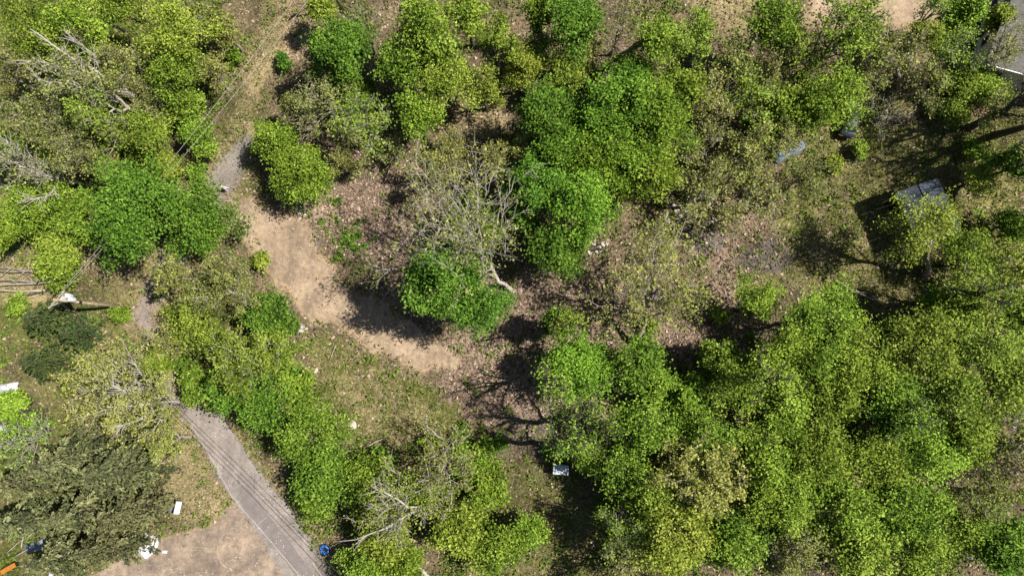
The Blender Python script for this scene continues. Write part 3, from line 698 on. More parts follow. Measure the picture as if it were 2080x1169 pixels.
T('G', 1590, 830, 66, 12, 'green tree left of the long straight trunk shadow')
T('G', 1440, 890, 56, 12, 'green tree directly above the pale oak')
T('G', 1690, 800, 66, 12, 'green tree above the long straight trunk shadow')
T('G', 1820, 830, 74, 13, 'green tree right of the long straight trunk shadow')
T('L', 1935, 800, 74, 13, 'pale green tree in the middle of the right wood near the edge')
T('L', 2050, 780, 66, 13, 'pale green tree at the right edge above the bare one')
T('G', 1545, 925, 66, 12, 'green tree right of the pale oak')
T('G', 1660, 920, 74, 12, 'green tree below the long straight trunk shadow')
T('G', 1780, 940, 74, 12, 'green tree in the very middle of the lower right wood')
T('G', 1895, 920, 66, 12, 'green tree left of the bare tree on the right edge')
T('B', 2050, 930, 66, 13, 'bare white-limbed tree on the right edge', base=(2005, 925), dens=6)
T('S', 2010, 1010, 58, 11, 'pale yellowish tree below the bare tree on the right edge', leaf='oak')
T('Y', 1430, 965, 100, 14, 'pale yellow budding oak in the middle of the lower wood', dens=1.3)
T('G', 1275, 970, 70, 11, 'green tree between the metal box and the pale oak', dens=.75)
T('L', 1370, 1090, 92, 13, 'broad lime tree on the bottom edge below the pale oak', dens=1.15)
T('S', 1270, 1080, 66, 12, 'lime thin-leaved tree right of the red-brown stump patch', leaf='lime')
T('G', 1490, 1090, 66, 12, 'green tree on the bottom edge right of the broad lime tree')
T('G', 1600, 1020, 74, 12, 'green tree in the lower wood above the twiggy grey one')
T('S', 1625, 1135, 72, 12, 'twiggy greyish tree on the bottom edge of the right wood', leaf='oak')
T('G', 1725, 1040, 72, 12, 'green tree on the bottom right above two bottom-edge trees')
T('G', 1850, 1030, 74, 12, 'green tree near the brown clearing at the lower right')
T('L', 1750, 1130, 66, 12, 'lime tree on the bottom edge right of the twiggy grey tree')
T('G', 1870, 1135, 66, 11, 'green tree on the bottom edge left of the lower right corner')
T('M', 2045, 1110, 62, 10, 'dark green tree in the lower right corner')
T('S', 1270, 1165, 66, 10, 'lime tree cut by the bottom edge left of the broad one')
# --- lower left
T('Y', 445, 585, 84, 10, 'olive budding tree between the gravel lane and the dirt', leaf='olive', dens=1.2)
T('L', 400, 655, 66, 8, 'green tree over the lane below the olive budding tree')
T('M', 545, 640, 48, 6, 'bright green tree pointing at the row of white stones')
T('Y', 500, 735, 100, 12, 'broad lime-yellow tree left of the grassy litter patch', leaf='lime', dens=1.1)
T('Y', 235, 785, 128, 14, 'large yellow budding oak above the spruces', base=(382, 818), dens=0.95, seed=512)
T('S', 325, 900, 44, 8, 'thin drooping tree under the right side of the yellow oak', leaf='oak')
T('J', 70, 650, 66, 7, 'dark green juniper on the left edge below the utility pole')
T('J', 140, 680, 50, 6, 'dark green juniper right under the utility pole top')
T('J', 60, 735, 50, 7, 'smaller dark juniper above the white things on the left edge')
T('B', 45, 900, 72, 12, 'white-limbed tree with few leaves on the left edge', dens=5, leaf='green', base=(90, 850))
T('P', 20, 1065, 60, 11, 'spruce on the left edge above the bare brown soil')
T('G', 25, 830, 40, 7, 'leafy green tree among the white things on the left edge')
T('P', 110, 945, 88, 12, 'spruce at the upper left of the spruce stand')
T('P', 205, 965, 80, 12, 'spruce under the lower edge of the yellow oak')
T('P', 30, 985, 68, 12, 'spruce on the left edge of the spruce stand')
T('P', 145, 1045, 84, 12, 'spruce in the middle of the spruce stand')
T('P', 232, 1050, 60, 11, 'spruce at the right end of the stand by the sign')
T('P', 190, 1115, 62, 10, 'spruce overhanging the dirt yard')
T('P', 85, 1140, 60, 10, 'spruce on the bottom edge right of the orange ramp')
T('G', 545, 815, 72, 7, 'bright green spreading tree right of the paved road', leaf='maple')
T('G', 620, 880, 74, 8, 'bright green tree further down beside the paved road', dens=1.1)
T('M', 660, 960, 62, 7, 'darker green tree above the blue tyre')
T('M', 470, 790, 50, 7, 'green tree touching the road where it leaves the oak')
T('G', 750, 970, 50, 6, 'low green tree between the road trees and the bare-limbed tree')
T('S', 900, 945, 84, 11, 'twiggy grey-yellow tree right of the grassy litter patch', dens=0.8, leaf='oak', bark='bark_pale')
T('B', 790, 1045, 92, 12, 'thin-leaved tree behind the forked pale snag near the bottom edge', base=(925, 990), dens=5, leaf='lime')
T('L', 775, 1085, 60, 7, 'lime tree beneath the two long pale limbs')
T('G', 955, 935, 44, 5, 'bright leafy sapling left of the metal box')
T('G', 990, 1000, 42, 7, 'green tree lower left of the metal box')
T('L', 940, 1080, 58, 7, 'lime tree right of the broken pale log')
T('G', 1010, 1115, 46, 7, 'green tree on the bottom edge below the metal box')
T('G', 820, 1140, 42, 5, 'low green tree left of the broken pale log')
T('G', 735, 1160, 46, 6, 'green tree on the bottom edge right of the blue tyre')
# --- trees just outside the frame whose shadows reach in
T('S', 2190, 250, 100, 14, 'tall thinly leaved tree outside the right edge', dens=.3)
T('G', 2180, 640, 90, 13, 'green tree outside the right edge of the wood')
T('B', 2200, 420, 110, 15, 'bare tree outside the right edge by the clearing')
T('G', 2180, 900, 90, 13, 'green tree outside the lower right edge')
# --- smaller trees filling the gaps
for a in [
 ('L', 1065, 130, 42, 9, 'slim lime tree between the yellow-budding tree and the pale lime tree', .8), ('L', 945, 20, 46, 12, 'lime tree on the top edge between the tall bright tree and the yellow-budding tree', 1),
 ('G', 1090, 25, 36, 10, 'narrow green tree on the top edge left of the dark green maple', 1), ('S', 1200, 105, 40, 8, 'thin tree beside the two long trunk shadows', 1), ('M', 700, 165, 44, 9, 'green tree just below the dark green maple', 1),
 ('S', 600, 215, 40, 8, 'olive tree standing closest to the bend of the track', 1), ('S', 800, 300, 36, 5, 'brown twiggy small tree at the brown thicket', .4), ('S', 915, 290, 40, 6, 'small thin tree on the straw patch above the bare tree', .6),
 ('S', 1060, 300, 40, 8, 'thin tree left against the blue-green maple', 1), ('G', 1390, 180, 52, 11, 'green tree in the angle between the central group and the straw clearing', 1), ('S', 1490, 120, 50, 10, 'olive tree below the straw clearing', 1),
 ('G', 1610, 215, 50, 10, 'green tree left of the one overhanging the car', 1), ('S', 1565, 140, 46, 10, 'olive tree below the stems of the dark green top tree', 1), ('S', 1495, 350, 50, 8, 'pale olive tree between rubble heap and grey tarp', .9), 
 ('S', 1480, 440, 46, 7, 'very thin tree on the pink litter right of the open budding tree', .5), ('S', 1770, 150, 44, 9, 'sparse tree between the tall open tree and the grey open one', .7), ('L', 1885, 75, 44, 9, 'small lime-green tree right of the bare clearing', .8),
 ('S', 1895, 160, 50, 8, 'grey thin tree at the edge of the house shadow', .7), ('G', 1560, 255, 40, 8, 'small green tree above the grey tarp', 1), ('G', 100, 100, 56, 11, 'green tree between corner tree and leaning trunk', 1),
 ('G', 20, 300, 46, 9, 'green tree on the left edge above the bare pale tree', 1), ('S', 230, 350, 50, 7, 'brownish tree above the large dense maple', .8), ('G', 140, 440, 50, 6, 'low green tree left against the large dense maple', 1),
 ('L', 340, 340, 36, 5, 'small lime tree squeezed above the large dense maple', 1), ('G', 350, 150, 56, 11, 'green tree below the dense lime-green tree', 1), ('S', 385, 20, 46, 11, 'olive tree on the top edge right of the dense lime-green tree', 1),
 ('G', 636, 1022, 34, 5, 'dark green tree just above the blue tyre shadow', 1), ('L', 850, 1000, 50, 7, 'lime tree under the forks of the twiggy grey-yellow tree', .9), ('G', 600, 790, 44, 6, 'green tree between the lime-yellow tree and the litter patch', 1),
 ('L', 560, 700, 44, 7, 'lime tree right behind the white stones', 1), ('L', 1465, 730, 40, 7, 'lime tree by the litter right of the brown gap', .9), ('G', 1345, 780, 40, 8, 'shaded small tree in the brown gap of the lower wood', .8),
 ('G', 1660, 735, 60, 12, 'green tree between the two uppermost rows of the right wood', 1), ('L', 1960, 610, 56, 11, 'lime tree below the green tree beside the shed', 1),
 ('G', 1550, 1010, 60, 12, 'green tree right of the pale oak, second one down', 1), ('G', 1970, 880, 56, 12, 'green tree left above the bare tree on the right edge', 1),
 ('G', 1960, 1080, 50, 9, 'green tree above the fallen trunk at the lower right', 1), ('L', 1330, 1010, 56, 11, 'lime tree lower left of the pale oak', 1), ('G', 1212, 928, 44, 7, 'green tree right above the metal box', 1),
 ('L', 1990, 360, 40, 5, 'small lime tree on the grass right above the shed', .6), ('S', 2050, 215, 46, 8, 'thin tree on the right edge below the house', .8), ('G', 1920, 620, 40, 9, 'green tree under the shed at the clearing edge', 1),
 ('G', 1070, 1080, 36, 6, 'green tree left of the red-brown stump patch', .8), ('S', 340, 560, 44, 8, 'olive tree between the large maple and the gravel lane', 1)]:
    T(a[0], a[1], a[2], a[3], a[4], a[5], dens=a[6])
# tall trees whose trunks stand in the clearing and whose crowns lean out of the frame
T('S', 2190, 150, 100, 20, 'tall tree with dark trunk by the house wall, leaning out of the frame', base=(1972, 258), bark='bark_dark', dens=.35)
T('S', 2230, 230, 100, 21, 'tall tree with dark trunk, second at the upper right edge', base=(2022, 272), bark='bark_dark', dens=.35)
T('S', 2240, 330, 100, 20, 'tall tree with thin dark trunk, lowest at the upper right edge', base=(2050, 310), bark='bark_dark', dens=.35)
T('S', 1605, 285, 42, 7, 'thin grey branches reaching over the grey-blue tarp', dens=.35)
T('L', 408, 782, 44, 5, 'small lime crown closing over the top of the paved road')
T('S', 345, 700, 44, 7, 'olive thin tree between the lane and the lime-yellow tree')
T('G', 318, 742, 34, 6, 'green crown tip between the yellow oak and the lane')
T('S', 1760, 20, 50, 11, 'thin tree on the top edge over the bare clearing', leaf='green', dens=.5)
T('S', 1905, 20, 46, 10, 'thin tree on the top edge at the right end of the bare clearing', leaf='green', dens=.6)
T('S', 1155, 900, 60, 18, 'thin tree with a straight dark trunk beside the metal box', base=(1122, 905), bark='bark_dark', leaf='green', dens=.35)
T('S', 1150, 655, 50, 15, 'thin tree with open forks on pink litter above the dense bright maple', base=(1112, 672), bark='bark_dark', leaf='green', dens=.3)
T('S', 1120, 790, 56, 17, 'thin forked tree left against the dense bright maple', base=(1108, 745), bark='bark_dark', leaf='green', dens=.25)
T('S', 2010, 590, 60, 18, 'tall thin tree at the lower right corner of the grassy clearing', base=(1950, 602), bark='bark_dark', leaf='lime', dens=.4)
T('S', 1560, 760, 60, 17, 'thin dark-stemmed tree at the brown gap of the right wood', base=(1520, 775), bark='bark_dark', leaf='green', dens=.4)
T('S', 1850, 850, 60, 18, 'thin tree whose straight trunk shadow crosses the small gap', base=(1800, 846), bark='bark_dark', leaf='green', dens=.4)
T('S', 2040, 90, 52, 11, 'twiggy tree reaching over the house roof', base=(1985, 170), dens=.5)
T('M', 1275, 300, 74, 12, 'bright green tree closing the middle of the central group', leaf='bright')
T('M', 1290, 150, 50, 12, 'bright green tree at the top tip of the central group', leaf='bright', dens=.8)
T('S', 1590, 268, 52, 9, 'olive thin tree hanging over the upper end of the grey tarp', leaf='olive', dens=.8)
T('M', 1140, 300, 60, 12, 'green maple filling the left flank of the central group', leaf='bright', dens=.9)
#TREES_END
# bushes of the undergrowth
def bush(px, py, rpx, h, label, leaf='green', dens=1.0, group='bushes of the undergrowth'):
    return tree('U', px, py, rpx, h, label, cat='bush', name='bush', leaf=leaf, dens=dens, group=group)
for row in [
 (575, 120, 22, 2, 'small dark bush on the right verge of the track', 'maple'), (330, 330, 26, 3, 'bush between maple and track', 'green'),
 (470, 110, 20, 2, 'small bush on the left verge of the track', 'green'), (400, 350, 24, 2, 'low bush at the upper side of the rounded maple', 'green'),
 (530, 530, 20, 2, 'lime bush at the left edge of the dirt', 'lime'), (1320, 660, 24, 2, 'bush at the foot of the open budding tree', 'green'),
 (1460, 640, 20, 1.5, 'small bush on litter right of the open budding tree', 'lime'), (940, 890, 26, 2, 'green bush at the right end of the grassy litter patch', 'maple'),
 (880, 905, 24, 2, 'bush left of the green one at the litter patch', 'green'), (780, 930, 26, 2.5, 'dark bush at the lower end of the litter patch', 'maple'),
 (1750, 300, 16, 2, 'thin bush right below the parked car', 'green'), (1330, 1000, 26, 3, 'bush between the pale oak and the lime trees', 'green'),
 (1140, 920, 20, 2, 'bush above the metal box', 'green'), (1010, 900, 22, 2, 'bush between trunk shadows and metal box', 'maple'),
 (450, 700, 30, 3, 'dark bush beside the lane under the lime-yellow tree', 'maple'), (370, 740, 28, 3, 'dark bush between the yellow oak and the lane', 'maple'),
 (585, 660, 22, 1.5, 'bright bush tip touching the white stones', 'maple'), (1980, 300, 26, 2, 'bush on the grass above the shed', 'green'),
 (1700, 330, 20, 1.5, 'bush on the shaded grass below the car', 'lime'), (2000, 460, 28, 2.5, 'bush at the right side of the shed', 'green'),
 (240, 640, 22, 1.5, 'bush at the foot of the utility pole', 'green'), (30, 620, 26, 2, 'bush below the felled poles', 'green')]:
    bush(*row[:5], leaf=row[5])

# ------------------------------------------------------------------ ground cover (stuff)
def scatter(n, dens_fn, rng, box=(-66, -36, 66, 50)):
    X = rng.uniform(box[0], box[2], n); Y = rng.uniform(box[1], box[3], n)
    px, py = to_px(X, Y); z = zones(px, py); d = dens_fn(z, px, py, X, Y)
    u0 = rng.uniform(0, 1, n); clear = (z['road'] > 3 - 7 * u0 ** 3) & (z['lane'] > -4 - 10 * u0 ** 2) & (z['dirt_sd'] > -26 * u0 ** 3) & (z['yard_sd'] > -12 * u0 ** 3) & (z['top_sd'] > -20 * u0 ** 3)
    k = (rng.uniform(0, 1, n) < d) & clear & (px > -60) & (px < 2140) & (py > -60) & (py < 1230)
    return X[k], Y[k], relief(X[k], Y[k])
rng = np.random.default_rng(77)
M['litter_leaf'] = leaf_mat('fallen_leaves', (0.06, 0.04, 0.028), (0.22, 0.155, 0.105), (0.46, 0.36, 0.27), 0.05, 0.9)
M['grass_blade'] = leaf_mat('grass_blades', (0.068, 0.093, 0.017), (0.187, 0.204, 0.047), (0.374, 0.340, 0.145), 0.25, 0.8)
M['dry_blade'] = leaf_mat('dry_grass', (0.224, 0.176, 0.080), (0.400, 0.336, 0.184), (0.528, 0.456, 0.288), 0.2, 0.9)
M['weed_leaf'] = leaf_mat('undergrowth_leaves', (0.06, 0.10, 0.015), (0.14, 0.20, 0.03), (0.27, 0.33, 0.07), 0.3, 0.6)
X, Y, Z = scatter(170000, lambda z, px, py, X, Y: 0.05 + 0.95 * z['litter'] * (1 - 0.7 * z['grass']), rng)
v, f, t = leaf_cards(np.stack([X, Y, Z + rng.uniform(0.02, 0.12, len(X))], 1), 0.34, rng, up=0.9, elong=0.75, tri=True)
tag(link('leaf_litter', mesh_np('leaf_litter', v, f, M['litter_leaf'], {'tint': t})), label='fallen dead leaves lying over the wood floor', cat='leaf litter', kind='stuff')
def blades(X, Y, Z, hgt, wid, rng, lean=0.9):
    N = len(X); a = rng.uniform(0, 6.28, N); b = rng.uniform(0, 6.28, N)
    h = hgt * rng.uniform(0.5, 1.4, N); l = h * lean * rng.uniform(0.2, 1.2, N)
    P = np.stack([X, Y, Z], 1); w = np.stack([np.cos(a), np.sin(a), 0 * a], 1) * wid
    tip = P + np.stack([np.cos(b) * l, np.sin(b) * l, h], 1)
    V = np.stack([P - w, P + w, tip], 1).reshape(-1, 3)
    return V, np.arange(3 * N).reshape(-1, 3), np.repeat(rng.uniform(0, 1, N) * 0.7 + 0.3 * fbm(X / 2, Y / 2, 4, 2), 3)
X, Y, Z = scatter(420000, lambda z, px, py, X, Y: np.clip(1.4 * z['grass'], 0, 1) * (fbm(X / 1.3, Y / 1.3, 12, 3) > 0.42), rng)
v, f, t = blades(X, Y, Z, 0.30, 0.05, rng)
tag(link('grass', mesh_np('grass', v, f, M['grass_blade'], {'tint': t})), label='short green grass growing in patches between the trees', cat='grass', kind='stuff')
X, Y, Z = scatter(330000, lambda z, px, py, X, Y: np.clip(z['straw'] * 1.1, 0, 1) * (fbm(X / 1.1, Y / 1.1, 15, 3) > 0.40) + 0.03, rng)
v, f, t = blades(X, Y, Z, 0.26, 0.05, rng, 1.4)
tag(link('dry_grass', mesh_np('dry_grass', v, f, M['dry_blade'], {'tint': t})), label='dry straw-coloured grass on verges and clearings', cat='dry grass', kind='stuff')
def under(z, px, py, X, Y):
    woods = np.maximum.reduce([soft(sdf_poly(px, py, [(-80, -80), (480, -80), (490, 150), (380, 320), (-80, 600)]), 30), soft(sdf_poly(px, py, [(1200, 820), (1540, 640), (2150, 600), (2150, 1250), (1180, 1250)]), 30),
        0.8 * soft(sdf_poly(px, py, [(470, 860), (640, 760), (760, 900), (1040, 900), (1040, 1250), (690, 1250)]), 30), 0.6 * soft(sdf_poly(px, py, [(620, -60), (1400, -60), (1450, 420), (1050, 540), (850, 300), (560, 250)]), 40),
        0.35 * soft(sdf_poly(px, py, [(1400, 100), (1700, 100), (1700, 420), (1380, 420)]), 30), 0.5 * soft(np.hypot(px - 700, py - 370) - 60, 40), 0.8 * soft(sdf_poly(px, py, [(-80, 620), (200, 620), (330, 700), (300, 1000), (-80, 1250)]), 30), 0.20 + 0 * px])
    return woods * np.clip((fbm(X / 2.6, Y / 2.6, 33, 4) - 0.40) * 6, 0, 1)
X, Y, Z = scatter(60000, under, rng)
cl = 9; C = np.repeat(np.stack([X, Y, Z], 1), cl, 0) + rng.normal(0, 0.28, (len(X) * cl, 3)) * np.array([1, 1, 0]) ; C[:, 2] += np.abs(rng.normal(0.15, 0.28, len(C)))
tn = np.clip(np.repeat(rng.normal(0.45, 0.2, len(X)), cl) + rng.normal(0, .18, len(C)), 0, 1)
v, f, t = leaf_cards(C, 0.27, rng, up=0.9, tint=tn, tri=True, elong=0.8)
tag(link('undergrowth', mesh_np('undergrowth', v, f, M['weed_leaf'], {'tint': t})), label='low leafy undergrowth spread beneath the trees', cat='undergrowth', kind='stuff')
# fallen twigs
X, Y, Z = scatter(9000, lambda z, px, py, X, Y: 0.25 + 0.5 * z['litter'], rng)
N = len(X); a = rng.uniform(0, 6.28, N); l = rng.uniform(0.3, 1.4, N)
A = np.stack([X, Y, Z + 0.05], 1); Bq = A + np.stack([np.cos(a) * l, np.sin(a) * l, rng.uniform(0, .15, N)], 1)
v, f = tubes_np(bez(A, (A + Bq) / 2 + rng.normal(0, .07, A.shape), Bq, 3), np.full((N, 3), 0.02), 3)
tag(link('fallen_twigs', mesh_np('fallen_twigs', v, f, M['deadwood'])), label='small fallen twigs scattered on the wood floor', cat='twigs', kind='stuff')
# pebbles and clods on the road, path and yard
def stones_on():
    X = rng.uniform(-62, -4, 24000); Y = rng.uniform(-42, 22, 24000); px, py = to_px(X, Y); z = zones(px, py)
    k = ((z['road'] < 0) | (z['dirt_sd'] < 6) | (z['yard_sd'] < 2)) & (fbm(X, Y, 55, 3) > 0.52)
    X, Y = X[k], Y[k]; N = len(X); s = rng.uniform(0.02, 0.075, (N, 1))
    o = np.array([[1, 0, 0], [0, 1, 0], [-1, 0, 0], [0, -1, 0], [0, 0, 0.8]])
    V = (np.stack([X, Y, np.full(N, 0.02)], 1)[:, None] + o[None] * s[:, None] * rng.uniform(.6, 1.3, (N, 5, 1))).reshape(-1, 3)
    i = np.arange(N)[:, None] * 5; F = np.concatenate([i + np.array(q) for q in ([0, 1, 4], [1, 2, 4], [2, 3, 4], [3, 0, 4])])
    tag(link('pebbles', mesh_np('pebbles', V, F, M['rock'])), label='small pebbles and clods loose on road and dirt', cat='pebbles', kind='stuff')
stones_on()

# ------------------------------------------------------------------ rocks, plants, logs
def rock_mesh(seed):
    r = np.random.default_rng(seed); n = 8; V = []; 
    for rad, z in ((0.85, 0.0), (1.0, 0.3), (0.75, 0.62)):
        for k in range(n):
            a = k * 2 * math.pi / n; q = rad * r.uniform(0.75, 1.15); V.append((0.5 * q * math.cos(a), 0.36 * q * math.sin(a), z * 0.5 * r.uniform(.85, 1.1)))
    V.append((0, 0, 0.36)); F = []
    for lv in range(2):
        for k in range(n): F.append((lv * n + k, lv * n + (k + 1) % n, (lv + 1) * n + (k + 1) % n, (lv + 1) * n + k))
    me = bpy.data.meshes.new('rock'); me.from_pydata(V, [], F + [(2 * n + k, 2 * n + (k + 1) % n, 3 * n) for k in range(n)]); me.materials.append(M['rock']); return me
ROCKS = [rock_mesh(s) for s in range(5)]
rr = random.Random(9)
def rock(px, py, s, label, group, rz=None):
    p = at(px, py); z = float(relief(np.array([p[0]]), np.array([p[1]]))[0])
    o = link('rock', rr.choice(ROCKS), None, (p[0], p[1], z - 0.03), (rr.uniform(-.15, .15), rr.uniform(-.15, .15), rr.uniform(0, 6.28) if rz is None else rz))
    o.scale = (s, s * rr.uniform(.8, 1.2), s * rr.uniform(.7, 1)); return tag(o, label, 'rock', group)
G1 = 'pale stones in a row at the grass edge'
for (x, y, s, rz, l) in [(559, 614, 1.0, -.1, 'flat white stone, uppermost of the row beside the dirt'), (585, 638, 1.25, -.7, 'largest white slab in the row beside the dirt'), (597, 651, .7, 0, 'pointed white stone between the slab and the lower stones'),
    (611, 658, .4, 0, 'smallest white stone near the lower end of the row'), (614, 664, .6, .3, 'thin pale stone above the lowest flat one'), (610, 673, .95, .15, 'lowest flat white stone of the row with a dark shadow'), (563, 624, .4, 0, 'small stone tucked under the uppermost white stone'), (622, 667, .5, .3, 'pale stone at the right end next to the dark timber')]:
    rock(x, y, s, l, G1, rz)
for (x, y) in [(602, 404), (606, 413), (611, 425), (614, 420), (608, 432), (616, 439), (603, 396), (609, 407), (620, 436), (606, 424), (612, 444), (600, 409)]:
    rock(x + rr.uniform(-3, 3), y, rr.uniform(.3, .6), 'pale broken stone in the small heap beside the round shaded lane trees', 'pale stones heaped by the lane trees')
for k in range(42):
    t = rr.random(); rock(1345 + 110 * t + rr.uniform(-8, 8), 442 - 52 * t + rr.uniform(-16, 16), rr.uniform(.4, .95), 'pale rubble block in the long heap right of the central green group', 'rubble blocks right of the central group')
for k in range(16):
    rock(1208 + rr.uniform(-12, 26), 512 + rr.uniform(-26, 30), rr.uniform(.3, .7), 'pale rubble block at the dark lower tip of the central green group', 'rubble blocks at the tip of the central group')
for (x, y, s, l) in [(715, 863, 1.1, 'single pale stone at the left side of the grassy litter patch'), (640, 752, .7, 'whitish stone at the right tip of the broad lime-yellow tree')]:
    rock(x, y, s, l, None)
def snag(lines, label, mat='bark_pale', twig=26, seed=1):
    '''dead leaning tree: first polyline is the trunk from the ground, the others fork off; points are (px, py, z)'''
    r = np.random.default_rng(seed); b = at(*lines[0][0][0][:2]); e = empty('dead_tree', (b[0], b[1], -.1), label=label, cat='dead tree', group='dead and leaning trees')
    for k, (pts, r0, r1) in enumerate(lines):
        P = np.array([at(*p) for p in pts]) - b; Q = [P[0]]
        for a, c in zip(P[:-1], P[1:]):
            m = max(2, int(np.linalg.norm(c - a) / 1.2))
            for j in range(1, m + 1): Q.append(a + (c - a) * j / m + (r.normal(0, .07, 3) if j < m else 0))
        n = len(Q); part = MB().tube(Q, [r0 + (r1 - r0) * j / (n - 1) for j in range(n)], 7).build('trunk' if k == 0 else 'limb', M[mat], e, True)
        mb = MB()
        for q in range(twig):
            t = r.uniform(.25, 1) * (n - 1); i = min(int(t), n - 2); o = np.array(Q[i]) * (1 - (t - i)) + np.array(Q[i + 1]) * (t - i); d = (np.array(Q[i + 1]) - np.array(Q[i])); d /= np.linalg.norm(d)
            v = d + r.normal(0, .6, 3); v /= np.linalg.norm(v); l = r.uniform(.7, 2.2)
            mb.tube([o, o + v * l * .5 + r.normal(0, .08, 3), o + v * l + r.normal(0, .15, 3)], [.045, .032, .012], 4, False)
        tag(mb.build('twigs', M[mat], part), kind='stuff')
snag([([(905, 1006, -.1), (890, 1014, 3), (868, 1028, 6)], .24, .18), ([(868, 1028, 6), (828, 1045, 8), (785, 1072, 9), (720, 1096, 9.8)], .16, .05), ([(868, 1028, 6), (828, 1030, 8), (782, 1000, 9.4), (752, 985, 10)], .14, .05), ([(905, 1006, -.1), (880, 1000, 4), (870, 965, 8)], .12, .04)],
     'pale forked dead tree with two long limbs near the bottom edge', seed=4)
snag([([(348, 248, -.1), (300, 212, 4), (262, 188, 6), (205, 150, 9), (150, 120, 11), (60, 58, 13)], .26, .07), ([(262, 188, 6), (190, 175, 9), (110, 130, 11), (50, 122, 12)], .12, .04), ([(205, 150, 9), (190, 110, 11), (140, 75, 12.5)], .09, .03)],
     'long pale dead trunk leaning to the upper left corner', seed=5, twig=34)
snag([([(168, 374, -.1), (120, 368, 4), (70, 350, 7), (0, 318, 10)], .2, .07), ([(120, 368, 4), (100, 395, 6), (60, 405, 8)], .1, .04), ([(70, 350, 7), (40, 320, 9), (10, 285, 11)], .1, .03), ([(120, 368, 4), (135, 340, 7), (140, 300, 9)], .08, .03)],
     'pale dead tree spreading from left of the large maple to the left edge', seed=6, twig=30)
snag([([(392, 822, -.1), (345, 815, 5), (300, 820, 8), (215, 826, 11)], .26, .08), ([(300, 820, 8), (262, 800, 10), (225, 782, 12)], .12, .04), ([(345, 815, 5), (300, 780, 9), (270, 735, 12)], .12, .04), ([(345, 815, 5), (290, 850, 9), (235, 868, 11)], .12, .04)],
     'pale bare limbs showing through the crown of the large yellow oak', seed=7, twig=20)
snag([([(2010, 935, -.1), (2030, 920, 5), (2080, 900, 10)], .2, .07), ([(2010, 935, -.1), (2040, 945, 6), (2085, 960, 10)], .14, .05), ([(2030, 920, 5), (2060, 880, 9), (2075, 850, 12)], .09, .03)],
     'grey forked dead tree at the right edge of the lower right wood', mat='bark_grey', seed=8, twig=30)
# leafy plants on the litter slope
def plant_proto():
    r = np.random.default_rng(31); n = 60
    C = r.normal(0, 0.24, (n, 3)); C[:, 2] = np.abs(C[:, 2]) * 0.8 + 0.1
    v, f, t = leaf_cards(C, 0.30, r, up=0.8)
    return mesh_np('leafy_plant', v, f, M['maple'], {'tint': t})
pm = plant_proto()
for (x, y) in [(714, 468), (722, 484), (728, 471), (740, 501), (688, 510), (697, 500), (686, 522), (712, 494), (718, 503), (706, 486), (690, 487), (683, 525), (730, 478), (760, 483), (680, 412), (690, 405), (657, 449), (716, 480), (702, 478), (740, 497), (685, 445), (722, 455), (678, 488), (725, 505), (694, 524)]:
    p = at(x, y); o = link('leafy_plant', pm, None, (p[0], p[1], float(relief(np.array([p[0]]), np.array([p[1]]))[0])), (0, 0, rr.uniform(0, 6))); s = rr.uniform(.5, 1.05); o.scale = (s, s, s)
    tag(o, 'small bright green leafy plant on the brown litter slope right of the dirt', 'plant', 'leafy plants on the litter slope')
# logs and fallen limbs
def log(p0, p1, rad, label, mat='deadwood', z0=0.15, z1=0.2, bends=4, stubs=0, group=None, name='log'):
    r = np.random.default_rng(abs(hash(label)) % 1 + int(p0[0] * 7 + p0[1]))
    a = at(*p0); b = at(*p1); a[2] = z0; b[2] = z1; mb = MB()
    base = a.copy(); L = np.linalg.norm(b - a); pts = [a - base + (b - a) * k / bends + (r.normal(0, 0.018 * L, 3) * np.array([1, 1, 0.2]) if 0 < k < bends else 0) for k in range(bends + 1)]
    mb.tube(pts, [rad * (1 - 0.5 * k / bends) for k in range(bends + 1)], 7)
    e = mb.build(name, M[mat], None, True, (base[0], base[1], base[2]))
    for k in range(stubs):
        q = pts[1 + k % (bends - 1)]; d = r.normal(0, 1, 3); d[2] = abs(d[2]) * 0.4; d = d / np.linalg.norm(d) + (b - a) / L * 0.8
        MB().tube([q, q + d * L * 0.09, q + d * L * 0.16 + r.normal(0, 0.05, 3)], [rad * .45, rad * .3, rad * .15], 5).build('side_branch', M[mat], e, True)
    return tag(e, label, 'log', group)
GP = 'felled poles lying on the straw patch'
log((155, 556), (-20, 546), 0.16, 'uppermost of the long felled poles lying at the left edge', 'bark_grey', stubs=3, group=GP)
log((150, 565), (-15, 572), 0.15, 'dark felled pole, second from the top at the left edge', 'bark_grey', z0=.3, z1=.4, stubs=2, group=GP)
log((145, 582), (40, 602), 0.14, 'short dark felled pole nearest to the utility pole top', 'bark_dark', stubs=1, group=GP)
log((95, 590), (-25, 592), 0.14, 'pale felled pole, third from the top at the left edge', 'deadwood', z0=.3, stubs=2, group=GP)
log((120, 571), (-25, 584), 0.12, 'thin felled pole in the middle of the bundle', 'bark_pale', z0=.45, z1=.45, stubs=2, group=GP)
log((110, 550), (5, 552), 0.12, 'short brown felled pole touching the lime bush', 'bark_grey', z0=.5, z1=.5, stubs=2, group=GP)
log((875, 1175), (829, 1114), 0.26, 'thick pale broken log at the bottom edge', 'bark_pale', z0=.3, z1=1.3)
log((827, 1118), (850, 1103), 0.12, 'short pale branch stub at the tip of the broken log', 'bark_pale', z0=1.0, z1=1.3)
log((682, 702), (672, 730), 0.07, 'thin straight pale stick on the grassy litter patch')
log((292, 97), (268, 84), 0.22, 'pale broken log among the trees near the upper left', z0=4.0, z1=4.6, mat='deadwood')
log((1700, 572), (1785, 612), 0.09, 'thin curved fallen branch on the grass above the right wood', stubs=2)
log((640, 668), (655, 668), 0.16, 'short dark timber at the right end of the stone row', 'bark_dark')
